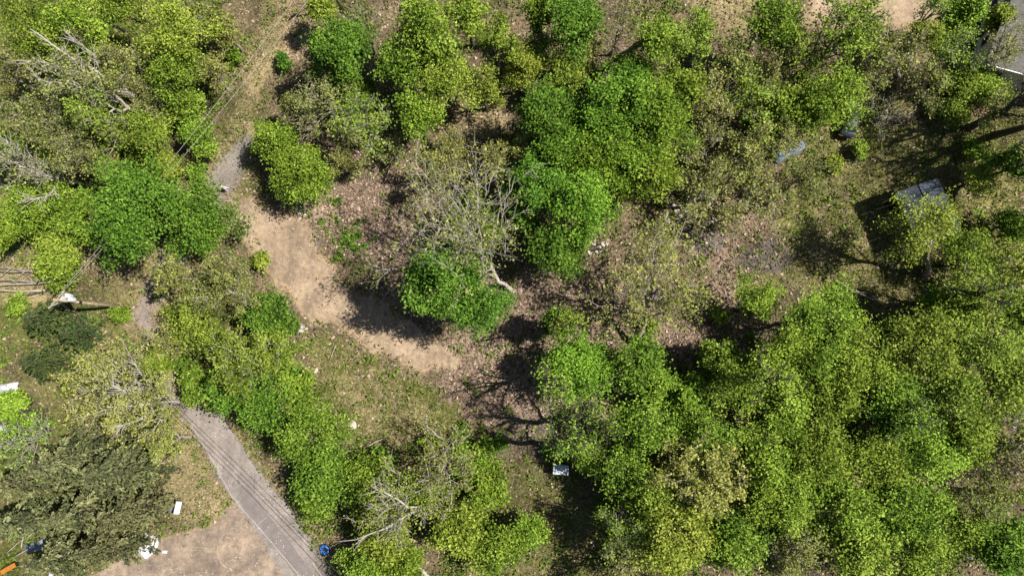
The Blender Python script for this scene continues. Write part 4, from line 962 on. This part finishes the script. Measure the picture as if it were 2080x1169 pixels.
log((1525, 96), (1540, 68), 0.14, 'short pale plank-like log below the straw clearing')
log((745, 905), (780, 890), 0.09, 'crooked dead branch at the lower end of the litter patch', stubs=3)
log((320, 945), (345, 900), 0.12, 'dead branch standing out under the yellow oak beside the straw verge', z0=.6, z1=2.0, stubs=4)
log((1960, 1130), (2040, 1145), 0.18, 'brown fallen trunk in the small clearing at the lower right', 'bark_grey', stubs=2)
log((460, 1152), (440, 1128), 0.06, 'short pale stick lying on the dirt yard', z0=.08, z1=.08)
log((372, 1108), (425, 1112), 0.05, 'thin pale stick across the upper part of the dirt yard', z0=.07, z1=.07)

# ------------------------------------------------------------------ utility pole and wires
M['pole_wood'] = noise_mat('weathered_pole', (0.22, 0.16, 0.10), (0.46, 0.36, 0.25), 3, 0.9, 0.4)
M['metal_grey'] = noise_mat('galvanised_metal', (0.42, 0.44, 0.45), (0.62, 0.64, 0.65), 3, 0.45, 0.1, metal=0.3)
pb = at(243, 622); ptop = at(108, 608, 9.2)
pole = empty('utility_pole', (pb[0], pb[1], -0.3), label='leaning wooden utility pole with white transformer cans beside the lane', cat='utility pole')
tp = ptop - np.array([pb[0], pb[1], -0.3])
def pp(t, off=(0, 0, 0)): return tuple(tp * t + np.array(off))
MB().tube([(0, 0, 0), pp(.5), pp(1)], [0.19, 0.165, 0.14], 10).build('shaft', M['pole_wood'], pole, True)
MB().box(pp(.955), (0.12, 2.5, 0.12), rz=math.radians(-40)).build('crossarm', M['pole_wood'], pole)
for q in (-1.1, -0.55, 0.55, 1.1):
    a = math.radians(50); c = pp(.955, (math.cos(a) * q, math.sin(a) * q, 0.06))
    MB().lathe([(0.001, 0), (.05, 0), (.07, .06), (.04, .1), (.06, .14), (.001, .2)], c, 8).build('insulator', M['white'], pole, True)
for ang, dd in ((20, .50), (80, .55), (140, .50)):
    a = math.radians(ang); c = pp(.80, (math.cos(a) * dd, math.sin(a) * dd, -0.3))
    can = MB().lathe([(0.001, 0), (.28, 0), (.30, .08), (.30, .85), (.26, .95), (.10, 1.0), (.001, 1.0)], c, 14).build('transformer', M['white'], pole, True)
    MB().lathe([(0.001, 1.0), (.05, 1.0), (.06, 1.1), (.035, 1.18), (.001, 1.2)], c, 8).build('bushing', M['black'], can, True)
MB().tube([pp(.62), pp(.66)], 0.21, 10).build('cable_box', M['black'], pole)
for s in (1, -1):
    a = math.radians(50); MB().tube([pp(.955, (math.cos(a) * s * .9, math.sin(a) * s * .9, -.05)), pp(.87)], 0.035, 5).build('brace', M['metal_grey'], pole)
M['wire'] = noise_mat('wire_rubber', (0.015, 0.015, 0.016), (0.035, 0.035, 0.036), 4, 0.6, 0)
M['wire_pale'] = noise_mat('bare_wire', (0.30, 0.29, 0.26), (0.48, 0.46, 0.42), 4, 0.6, 0)
def wire(p0, p1, z0, z1, sag, label, mat, rad=0.028, extra=None):
    a = at(*p0, z0); b = at(*p1, z1); n = 22
    pts = [tuple(a + (b - a) * t - np.array([0, 0, 4 * sag * t * (1 - t)]) - a) for t in np.linspace(0, 1, n)]
    o = MB().tube(pts, rad, 5).build('overhead_wire', M[mat], None, True, tuple(a)); return tag(o, label, 'wire', 'overhead wires')
wire((113, 604), (836, 1300), 8.8, 8.4, 1.6, 'right-hand black wire of the pair running over the paved road', 'wire', 0.026)
wire((117, 611), (820, 1306), 8.8, 8.4, 1.6, 'left-hand black wire of the pair running over the paved road', 'wire', 0.026)
wire((113, 604), (640, -60), 8.8, 8.6, 1.0, 'left-hand pale wire running up along the grassy track', 'wire_pale', 0.016)
wire((120, 600), (664, -52), 8.6, 8.4, 1.2, 'right-hand pale wire running up along the grassy track', 'wire_pale', 0.016)
for i, (x, y, l) in enumerate([(828, 1303, 'utility pole off the bottom edge that carries the road wires'), (652, -60, 'utility pole off the top edge that carries the track wires')]):
    p = at(x, y, 8.6); e = empty('utility_pole', (p[0], p[1], -.3), label=l, cat='utility pole')
    MB().tube([(0, 0, 0), (0, 0, 9.3)], [0.19, 0.14], 10).build('shaft', M['pole_wood'], e, True)
    MB().box((0, 0, 8.9), (1.8, 0.12, 0.12), rz=.7).build('crossarm', M['pole_wood'], e)

# ------------------------------------------------------------------ shed
M['shed_roof'] = noise_mat('blue_grey_sheet', (0.018, 0.026, 0.038), (0.050, 0.065, 0.085), 1.3, 0.75, 0.1)
M['shed_wall'] = noise_mat('dark_boards', (0.05, 0.04, 0.035), (0.13, 0.10, 0.08), 3, 0.9, 0.3)
def quadframe(pa, pb_, pc, z):
    a, b, c = at(*pa, z), at(*pb_, z), at(*pc, z); u = b - a; w = np.linalg.norm(u); u /= w; v = c - b; v -= u * (v @ u); l = np.linalg.norm(v); v /= l; return a, u, v, w, l
a, u, v, W, Lh = quadframe((1820, 391), (1907, 361), (1957, 468), 3.9)
ang = math.atan2(u[1], u[0]); org = a + v * 0
# local axes: x along u (short side), y along -v so it is right-handed
shed = empty('shed', (a[0], a[1], 0), ang, label='open shed with blue-grey metal roof under a lime tree', cat='shed')
sy = -1.0
he, hr = 3.75, 4.35
nseg = 8; pw = Lh / nseg
for side in (0, 1):
    for k in range(nseg):
        mb = MB(); y0 = sy * (k * pw); y1 = sy * ((k + 1) * pw - 0.02)
        xs = np.linspace(0, W / 2 + 0.0, 4) if side == 0 else np.linspace(W / 2, W, 4)
        hz = lambda x: he + (hr - he) * (1 - abs(x - W / 2) / (W / 2)) 
        x0, x1 = xs[0], xs[-1]; dz = 0.012 * (k % 2)
        # ribbed panel: ridges across its width
        nr = 6; V = []; F = []
        for q in range(nr * 2 + 1):
            yy = y0 + (y1 - y0) * q / (nr * 2); zz = dz + (0.035 if q % 2 else 0)
            V += [(x0, yy, hz(x0) + zz), (x1, yy, hz(x1) + zz), (x0, yy, hz(x0) + zz - .05), (x1, yy, hz(x1) + zz - .05)]
        for q in range(nr * 2):
            i = q * 4; F += [(i, i + 1, i + 5, i + 4), (i + 2, i + 6, i + 7, i + 3), (i, i + 4, i + 6, i + 2), (i + 1, i + 3, i + 7, i + 5)]
        F += [(0, 2, 3, 1), (nr * 8, nr * 8 + 1, nr * 8 + 3, nr * 8 + 2)]
        mb.add(V, F).build('roof_panel', M['shed_roof'], shed)
MB().box((W / 2, sy * Lh / 2, hr + .06), (0.35, Lh, 0.05)).build('ridge_cap', M['shed_roof'], shed)
for (x, y) in [(0.25, -.3), (W - .25, -.3), (0.25, -Lh / 2), (W - .25, -Lh / 2), (0.25, -Lh + .3), (W - .25, -Lh + .3)]:
    MB().box((x, y, he / 2 - .02), (.16, .16, he - .05)).build('post', M['pole_wood'], shed)
nb_ = 24
for k in range(nb_):
    yy = -0.3 - (Lh - .6) * (k + .5) / nb_
    MB().box((W - .12, yy, he / 2 - .1), (.04, (Lh - .6) / nb_ - .02, he - .3)).build('wall_board', M['shed_wall'], shed)
for k in range(18):
    xx = .25 + (W - .5) * (k + .5) / 18
    MB().box((xx, -.2, he / 2 - .1), ((W - .5) / 18 - .02, .04, he - .3)).build('wall_board', M['shed_wall'], shed)

# ------------------------------------------------------------------ house in the upper right corner
def shingle_mat():
    m, ns, ls, b = newmat('grey_shingles'); tc = ns.new('ShaderNodeTexCoord')
    br = nd(ns, 'ShaderNodeTexBrick', i_Scale=1.0); br.inputs['Brick Width'].default_value = 0.33; br.inputs['Row Height'].default_value = 0.14; br.inputs['Mortar Size'].default_value = 0.012
    br.inputs['Color1'].default_value = (0.10, 0.092, 0.083, 1); br.inputs['Color2'].default_value = (0.165, 0.152, 0.136, 1); br.inputs['Mortar'].default_value = (0.11, 0.10, 0.09, 1)
    ls.new(tc.outputs['Object'], br.inputs['Vector'])
    n = nd(ns, 'ShaderNodeTexNoise', i_Scale=0.8, i_Detail=6.0); ls.new(tc.outputs['Object'], n.inputs['Vector']); r = ramp(ns, [(0.3, 0.75), (0.7, 1.2)]); ls.new(n.outputs['Fac'], r.inputs['Fac'])
    mu = nd(ns, 'ShaderNodeMix', data_type='RGBA', blend_type='MULTIPLY'); mu.inputs[0].default_value = 1; ls.new(br.outputs['Color'], mu.inputs[6]); ls.new(r.outputs[0], mu.inputs[7]); ls.new(mu.outputs[2], b.inputs['Base Color'])
    b.inputs['Roughness'].default_value = .95; return m
M['shingle'] = shingle_mat()
M['siding'] = noise_mat('cream_siding', (0.50, 0.47, 0.40), (0.62, 0.58, 0.50), 2, 0.8, 0.1)
M['glass'] = noise_mat('dark_window_glass', (0.02, 0.025, 0.03), (0.04, 0.05, 0.06), 1, 0.08, 0)
c0 = at(2001, 128, 4.2); c1 = at(2075, 148, 4.2); c2 = at(2042, 14, 4.2)
hx = c1 - c0; hx /= np.linalg.norm(hx); hang = math.atan2(hx[1], hx[0]); hw, hl = 13.0, 15.0
house = empty('house', (c0[0], c0[1], 0), hang, label='house with grey shingle roof and pale gutter in the upper right corner', cat='house')
hy = 1
mb = MB(); eh = 4.2; rg = 6.6; t_ = .16
for s0, s1 in (((0, eh), (hw / 2, rg)), ((hw, eh), (hw / 2, rg))):
    pass
def slab(mb, pts, t):
    v = [tuple(p) for p in pts] + [(p[0], p[1], p[2] - t) for p in pts]
    return mb.add(v, [(0, 1, 2, 3), (7, 6, 5, 4), (0, 4, 5, 1), (1, 5, 6, 2), (2, 6, 7, 3), (3, 7, 4, 0)])
roof = slab(slab(MB(), [(0, 0, eh), (hw, 0, eh), (hw, hl / 2, rg), (0, hl / 2, rg)], .16), [(0, hl / 2 + .004, rg), (hw, hl / 2 + .004, rg), (hw, hl, eh), (0, hl, eh)], .16).build('roof', M['shingle'], house)
MB().box((hw / 2, hl / 2, rg + .03), (hw, .4, .06)).build('ridge_cap', M['shingle'], roof)
MB().box((hw * .55, hl * .3, rg - .2), (.8, .8, 1.8)).build('chimney', M['shed_wall'], roof)
MB().box((hw / 2, -.09, eh - .08), (hw, .10, .11)).build('gutter', M['metal_grey'], house)
for x0, ln_, ax in ((hw / 2, hw - .8, 'x'),):
    nb_ = 17
    for k in range(nb_):
        MB().box((hw / 2, .45, .1 + (eh - .25) * (k + .5) / nb_), (hw - .9, .03, (eh - .25) / nb_ - .015)).build('siding_board', M['siding'], house)
for k in range(17):
    MB().box((.45, hl / 2, .1 + (eh - .25) * (k + .5) / 17), (.03, hl - .9, (eh - .25) / 17 - .015)).build('siding_board', M['siding'], house)
MB().box((hw / 2, hl / 2, eh / 2 - .1), (hw - .96, hl - .96, eh - .25)).build('wall', M['siding'], house)
for (x, y, rz) in [(2.5, .41, 0), (6.2, .41, 0), (10, .41, 0), (.41, 4, math.pi / 2), (.41, 9, math.pi / 2)]:
    w_ = MB().box((x, y, 2.1), (1.2, .08, 1.4), rz=rz).build('window', M['white'], house)
    MB().box((x, y, 2.1), (1.04, .1, 1.24), rz=rz).build('pane', M['glass'], w_)

# ------------------------------------------------------------------ parked car, tarp, barrel, brush heap
M['car_blue'] = noise_mat('dark_blue_paint', (0.010, 0.020, 0.030), (0.018, 0.032, 0.045), .5, 0.4, 0)
M['tyre'] = noise_mat('tyre_rubber', (0.015, 0.015, 0.015), (0.03, 0.03, 0.03), 5, .9, .2)
def car(px, py, heading, label):
    p = at(px, py); e = empty('parked_car', (p[0], p[1], -.02), heading, label=label, cat='car')
    # lofted sections along x (length 4.6)
    sec = [(-2.30, .45, .80, .55, .72), (-2.22, .40, .95, .70, .82), (-1.5, .35, 1.05, .86, .9), (-1.25, .35, 1.05, .88, .9), (-.75, .3, 1.05, .9, .9), (1.0, .3, 1.02, .9, .9), (1.6, .35, .98, .88, .9), (2.15, .4, .85, .78, .84), (2.30, .45, .65, .6, .72)]
    V = []
    for x, zb, zt, wt, wb in sec:
        V += [(x, -wb, zb), (x, -wb * 1.0, (zb + zt) / 2), (x, -wt, zt - .06), (x, -wt + .12, zt), (x, wt - .12, zt), (x, wt, zt - .06), (x, wb, (zb + zt) / 2), (x, wb, zb)]
    n = 8; F = [(i * n + k, i * n + (k + 1) % n, (i + 1) * n + (k + 1) % n, (i + 1) * n + k) for i in range(len(sec) - 1) for k in range(n)]
    F += [tuple(range(n))[::-1], tuple((len(sec) - 1) * n + k for k in range(n))]
    MB().add(V, F).build('body', M['car_blue'], e, True)
    cab = [(-1.75, 1.04, .74), (-1.30, 1.50, .62), (-.2, 1.56, .62), (.45, 1.50, .62), (1.15, 1.02, .76)]
    V = [];
    for x, z, w in cab: V += [(x, -.80, 1.0), (x, -w, z), (x, w, z), (x, .80, 1.0)]
    F = [(i * 4 + k, i * 4 + k + 1, i * 4 + 5 + k, i * 4 + 4 + k) for i in range(4) for k in range(3)] + [(3, 2, 1, 0), (16, 17, 18, 19)]
    MB().add(V, F).build('cabin_glass', M['glass'], e)
    MB().box((-.42, 0, 1.565), (1.7, 1.2, .05), ch=.02).build('roof', M['car_blue'], e)
    for x in (-1.45, 1.45):
        for y in (-.82, .82):
            w = MB().lathe([(.001, -.1), (.30, -.1), (.34, -.06), (.34, .06), (.30, .1), (.001, .1)], (x, y, .34), 16, 'y').build('wheel', M['tyre'], e, True)
            MB().lathe([(.001, -.11), (.19, -.11), (.2, 0), (.19, .11), (.001, .11)], (x, y, .34), 10, 'y').build('rim', M['metal_grey'], w, True)
    for y in (-.62, .62):
        MB().box((2.24, y, .68), (.1, .32, .14)).build('headlight', M['metal_grey'], e); MB().box((-2.28, y, .75), (.06, .3, .16)).build('tail_light', M['tail'], e)
    for y in (-.95, .95): MB().box((.75, y, 1.0), (.16, .18, .12)).build('mirror', M['car_blue'], e)
M['tail'] = noise_mat('red_lens', (.25, .01, .01), (.35, .02, .02), 3, .3, 0)
car(1722, 246, math.radians(75), 'dark blue car parked under the green tree, its near half showing')
def lump(name, px, py, z, pts, mat, label, cat, seed=1, fold=.06, h=.6, rz=0., group=None):
    """sheet draped over a heap, closed to the ground"""
    r = np.random.default_rng(seed); p = at(px, py); w, l = pts; nx, ny = 18, 14; V = []
    for j in range(ny):
        for i in range(nx):
            u_ = i / (nx - 1) * 2 - 1; v_ = j / (ny - 1) * 2 - 1; e_ = (1 - abs(u_) ** 3) * (1 - abs(v_) ** 3)
            V.append((u_ * w / 2 * (1 + .06 * math.sin(5 * v_ + seed)), v_ * l / 2 * (1 + .06 * math.sin(4 * u_)), z + h * e_ ** .6 * (.75 + .5 * float(fbm(np.array(u_ * 2 + seed), np.array(v_ * 2), seed))) + r.uniform(-fold, fold) * .5 + .02))
    F = [(j * nx + i, j * nx + i + 1, (j + 1) * nx + i + 1, (j + 1) * nx + i) for j in range(ny - 1) for i in range(nx - 1)]
    o = MB().add(V, F).build(name, M[mat], None, True, (p[0], p[1], -.05), (0, 0, rz)); return tag(o, label, cat, group)
M['tarp'] = noise_mat('grey_tarp', (0.09, 0.11, 0.14), (0.18, 0.21, 0.25), 1.6, 0.8, 0.2)
M['blue'] = noise_mat('bright_blue_plastic', (0.02, 0.11, 0.42), (0.04, 0.22, 0.62), 2, 0.4, 0.1)
lump('tarp', 1598, 300, 0, (4.0, 2.4), 'tarp', 'grey-blue tarp draped over a heap behind thin branches', 'tarp', 4, h=1.0, rz=.5)
p = at(1583, 317); b_ = MB().lathe([(.001, 0), (.29, 0), (.31, .05), (.29, .1), (.30, .3), (.315, .33), (.30, .36), (.30, .6), (.315, .63), (.29, .85), (.31, .88), (.27, .9), (.26, .87), (.001, .87)], (0, 0, 0), 18).build('barrel', M['blue'], None, True, (p[0], p[1], -.05)); tag(b_, 'small bright blue barrel at the lower end of the grey tarp', 'barrel')
# brush heap
p = at(1800, 243); hb = empty('brush_heap', (p[0], p[1], -.1), .1, label='low dark heap of dead brushwood right of the parked car', cat='brush heap')
r_ = random.Random(3); mb = MB(); mp = MB()
for k in range(90):
    x, y = r_.gauss(0, 1.3), r_.gauss(0, .5); a = r_.gauss(0.2, .7); l = r_.uniform(.8, 2.2); z = max(.1, .9 - .35 * abs(x) - .8 * abs(y)) * r_.random()
    (mb if k % 3 else mp).tube([(x, y, z), (x + math.cos(a) * l / 2, y + math.sin(a) * l / 2, z + .1), (x + math.cos(a) * l, y + math.sin(a) * l, z + r_.uniform(-.1, .3))], r_.uniform(.02, .05), 4)
mb.build('brushwood', M['bark_dark'], hb); mp.build('pale_sticks', M['deadwood'], hb)
# ------------------------------------------------------------------ corrugated metal box
M['zinc'] = noise_mat('dull_zinc', (0.36, 0.40, 0.44), (0.52, 0.56, 0.60), 2.0, 0.5, 0.1, metal=.2)
a = at(1125, 943.5, 1.25); b2 = at(1154, 946, 1.25); c_ = at(1124, 961, 1.25)
ux = b2 - a; bw = np.linalg.norm(ux); bl = np.linalg.norm(c_ - a); bang = math.atan2(ux[1], ux[0])
box = empty('metal_box', (a[0], a[1], -.05), bang, label='small corrugated metal-topped box on the litter left of the green wood', cat='box')
V = []; F = []; nr = 24
for k in range(nr + 1):
    x = -.06 + (bw + .12) * k / nr; z = 1.28 + (.035 if k % 2 else 0)
    V += [(x, .06, z), (x, -bl - .06, z), (x, .06, z - .03), (x, -bl - .06, z - .03)]
for k in range(nr): i = k * 4; F += [(i, i + 1, i + 5, i + 4), (i + 2, i + 6, i + 7, i + 3), (i, i + 4, i + 6, i + 2), (i + 1, i + 3, i + 7, i + 5)]
MB().add(V, F).build('corrugated_lid', M['zinc'], box)
for s in (0.03, bw - .03): MB().box((s, -bl / 2, .62), (.04, bl, 1.22)).build('side_panel', M['zinc'], box)
for s in (-.03, -bl + .03): MB().box((bw / 2, s, .62), (bw - .1, .04, 1.22)).build('side_panel', M['zinc'], box)
# ------------------------------------------------------------------ blue tyre
p = at(661, 1114)
ty = empty('tyre', (p[0], p[1], 0.0), 0, label='bright blue painted tyre lying beside the paved road', cat='tyre')
prof = [(.30 + .0, .05), (.34, .0), (.52, .0), (.58, .06), (.60, .17), (.58, .28), (.52, .34), (.36, .34), (.31, .29), (.33, .22), (.46, .17), (.33, .12), (.30, .05)]
tb = MB().lathe([(q[0], q[1]) for q in prof], (0, 0, 0), 28).build('casing', M['blue'], ty, True, rot=(math.radians(8), math.radians(-10), 0))
mb = MB()
for k in range(28):
    a = k * 2 * math.pi / 28; mb.box((.60 * math.cos(a), .60 * math.sin(a), .17), (.05, .07, .24), rz=a)
mb.build('tread', M['tyre'], ty, rot=(math.radians(8), math.radians(-10), 0))
# ------------------------------------------------------------------ sign by the spruces
p = at(368, 1028); sg = empty('sign', (p[0], p[1], 0), math.radians(80), label='white sign board with one faded line of lettering by the spruces', cat='sign')
# board lies back at an angle so that it faces up
M['letter'] = noise_mat('faded_purple_print', (.20, .12, .20), (.32, .22, .30), 3, .6, 0)
tilt = math.radians(38); R_ = Euler((tilt, 0, 0)).to_matrix()
def sp(x, y, z): q = R_ @ Vector((x, y, z)); return (q.x, q.y, q.z + .75)
def sbox(name, c, d, mat, par): return MB().box(sp(*c), d, rx=tilt).build(name, M[mat], par)
bd = sbox('board', (0, 0, 0), (1.42, .62, .04), 'white', sg)
for s in (-1, 1): sbox('frame_rail', (0, s * .335, .005), (1.52, .05, .07), 'black', sg); sbox('frame_rail', (s * .735, 0, .005), (.05, .62, .07), 'black', sg)
r_ = random.Random(8); x = -.58
while x < .56:
    w = r_.uniform(.03, .07); hgt = r_.uniform(.10, .16); MB().box(sp(x + w / 2, 0, .024), (w * .8, hgt, .006), rx=tilt).build('letter', M['letter'], bd); x += w + .02
for s in (-.55, .55): MB().tube([(s, .15, -.1), (s, .15, .80)], .035, 6).build('leg', M['metal_grey'], sg); MB().tube([(s, -.2, -.1), (s, -.2, .55)], .035, 6).build('leg', M['metal_grey'], sg)
lump('tarp', 354, 1027, 0, (1.6, .6), 'tarp', 'narrow grey cloth lying on the grass left of the sign', 'cloth', 6, h=.2, rz=.55)
lump('tarp', 328, 1018, 0, (1.3, .4), 'white', 'thin white sheet lying beyond the grey cloth by the spruces', 'cloth', 7, h=.3, rz=-.2)
# white things
lump('sheet', 298, 1108, 0, (1.5, 2.6), 'white', 'crumpled white sheet on the ground below the spruces', 'sheet', 9, h=.6, rz=-.35)
def bow(px, py, label, rz):
    p = at(px, py); mb = MB(); V = []; n = 12
    for k in range(n + 1):
        a = -.7 + 1.4 * k / n
        for q, z in ((1.9, .05), (2.15, .05), (2.15, .35), (1.9, .40)): V.append((q * math.cos(a) - 2, q * math.sin(a), z))
    F = [(k * 4 + j, k * 4 + (j + 1) % 4, k * 4 + 4 + (j + 1) % 4, k * 4 + 4 + j) for k in range(n) for j in range(4)] + [(3, 2, 1, 0), (n * 4, n * 4 + 1, n * 4 + 2, n * 4 + 3)]
    tag(mb.add(V, F).build('bumper', M['white'], None, False, (p[0], p[1], 0), (0, 0, rz)), label, 'bumper')
bow(316, 1114, 'curved white bumper-like strip lying beside the crumpled sheet', -.5)
lump('sheet', 334, 1120, 0, (.7, .35), 'white', 'tiny white scrap on the dirt right of the curved strip', 'scrap', 12, h=.12)
lump('sheet', 256, 1117, 0, (.8, 1.1), 'white', 'small white sheet half hidden left of the crumpled sheet', 'sheet', 13, h=.4)
lump('sheet', 110, 1166, 0, (1.1, 1.6), 'white', 'white sheet on the bottom edge under a spruce', 'sheet', 14, h=.5)
lump('tarp', 72, 1108, 0, (2.6, 1.2), 'tarp', 'pale blue-grey crumpled tarp among dead branches at the lower left', 'tarp', 15, h=.5, rz=.3)
lump('tarp', 18, 788, 0, (2.2, 1.3), 'white', 'white sheet heap at the left edge, uppermost of three', 'sheet', 16, h=.8, rz=.1)
lump('tarp', 38, 838, 0, (1.1, 1.2), 'white', 'small white sheet heap at the left edge, middle of three', 'sheet', 17, h=.6)
lump('tarp', 6, 868, 0, (1.5, 1.0), 'white', 'white sheet heap cut by the left edge, lowest of three', 'sheet', 18, h=.6)
# dead branches at lower left
for k, (p0, p1) in enumerate([((20, 1120), (80, 1075)), ((35, 1128), (95, 1092)), ((50, 1110), (60, 1070)), ((0, 1090), (40, 1062))]):
    log(p0, p1, .07, ['long dead branch over the pale tarp at the lower left', 'dead branch right of the long one at the lower left tarp', 'upright-lying short dead branch above the lower left tarp', 'dead branch on brown soil at the lower left edge'][k], z0=.5, z1=.8, stubs=3)
# orange ramp
M['orange'] = noise_mat('orange_paint', (0.36, 0.13, 0.02), (0.50, 0.20, 0.03), 2, .5, .1)
p = at(24, 1152); rp = empty('ramp', (p[0], p[1], 0), math.radians(28), label='orange metal ramp on dark supports in the lower left corner', cat='ramp')
MB().box((0, 0, .75), (2.4, .45, .06), ry=-.12).build('deck', M['orange'], rp)
for s in (-1, 1): MB().box((0, s * .24, .76), (2.4, .05, .16), ry=-.12).build('side_rail', M['orange'], rp)
for x in (-.9, .9): MB().box((x, 0, .34), (.08, .4, .7)).build('leg', M['black'], rp)
# ------------------------------------------------------------------ person on the gravel lane
def person(px, py, heading, label):
    p = at(px, py); e = empty('person', (p[0], p[1], 0.02), heading, label=label, cat='person')
    def skin(name, J, E, mat, sub=1):
        me = bpy.data.meshes.new(name); me.from_pydata([j[:3] for j in J], E, []); o = link(name, me, e)
        me.materials.append(mat); m = o.modifiers.new('skin', 'SKIN')
        if not me.skin_vertices: me.attributes  # layer is made by the modifier
        sv = me.skin_vertices[0].data if me.skin_vertices else None
        if sv:
            for i, j in enumerate(J): sv[i].radius = (j[3], j[4] if len(j) > 4 else j[3]); 
            sv[0].use_root = True
        s = o.modifiers.new('sub', 'SUBSURF'); s.levels = s.render_levels = sub; return o
    # x forward, y left; mid-stride
    J = [(0, 0, .95, .13, .16), (0, .10, .90, .10), (.16, .11, .50, .065), (.10, .11, .09, .045), (.24, .12, .04, .04),
         (0, -.10, .90, .10), (-.06, -.11, .50, .065), (-.24, -.11, .12, .045), (-.12, -.12, .04, .04),
         (.02, 0, 1.20, .13, .17), (.04, 0, 1.42, .12, .18), (.05, 0, 1.52, .055), (.07, 0, 1.60, .09), (.07, 0, 1.70, .085),
         (.03, .20, 1.42, .06), (-.06, .27, 1.14, .045), (.08, .30, .92, .035), (.13, .30, .84, .03), (.03, -.20, 1.42, .06), (.12, -.27, 1.15, .045), (.32, -.26, 1.02, .035), (.40, -.25, 1.0, .03)]
    E = [(0, 1), (1, 2), (2, 3), (3, 4), (0, 5), (5, 6), (6, 7), (7, 8), (0, 9), (9, 10), (10, 11), (11, 12), (12, 13), (10, 14), (14, 15), (15, 16), (16, 17), (10, 18), (18, 19), (19, 20), (20, 21)]
    skin('body', J, E, M['skin'])
    JS = [(0, 0, .93, .15, .18), (.02, 0, 1.20, .15, .19), (.04, 0, 1.43, .135, .20), (.03, .20, 1.43, .078), (-.05, .265, 1.17, .06), (.05, .295, .97, .05), (.03, -.20, 1.43, .078), (.115, -.265, 1.17, .06), (.27, -.262, 1.05, .05)]
    skin('shirt', JS, [(0, 1), (1, 2), (2, 3), (3, 4), (4, 5), (2, 6), (6, 7), (7, 8)], M['white'])
    JT = [(0, 0, .96, .14, .17), (0, .10, .88, .115), (.16, .11, .50, .085), (.10, .11, .16, .065), (0, -.10, .88, .115), (-.06, -.11, .50, .085), (-.22, -.11, .18, .065)]
    skin('trousers', JT, [(0, 1), (1, 2), (2, 3), (0, 4), (4, 5), (5, 6)], M['lilac'])
    MB().lathe([(.125, 0), (.128, .05), (.10, .12), (.05, .15), (.001, .155)], (.07, 0, 1.66), 14).build('cap', M['white'], e, True)
    MB().box((.20, 0, 1.665), (.14, .15, .02), ch=.008).build('cap_peak', M['white'], e)
    MB().lathe([(.1, 0), (.115, .05), (.11, .1)], (.055, 0, 1.58), 12).build('hair', M['bark_dark'], e, True)
M['skin'] = noise_mat('skin', (.45, .28, .20), (.52, .33, .24), 6, .6, 0)
M['lilac'] = noise_mat('pale_lilac_cloth', (.45, .44, .55), (.58, .56, .66), 6, .9, .1)
person(464, 386, math.radians(215), 'person in a white cap, white shirt and pale trousers walking on the gravel lane')
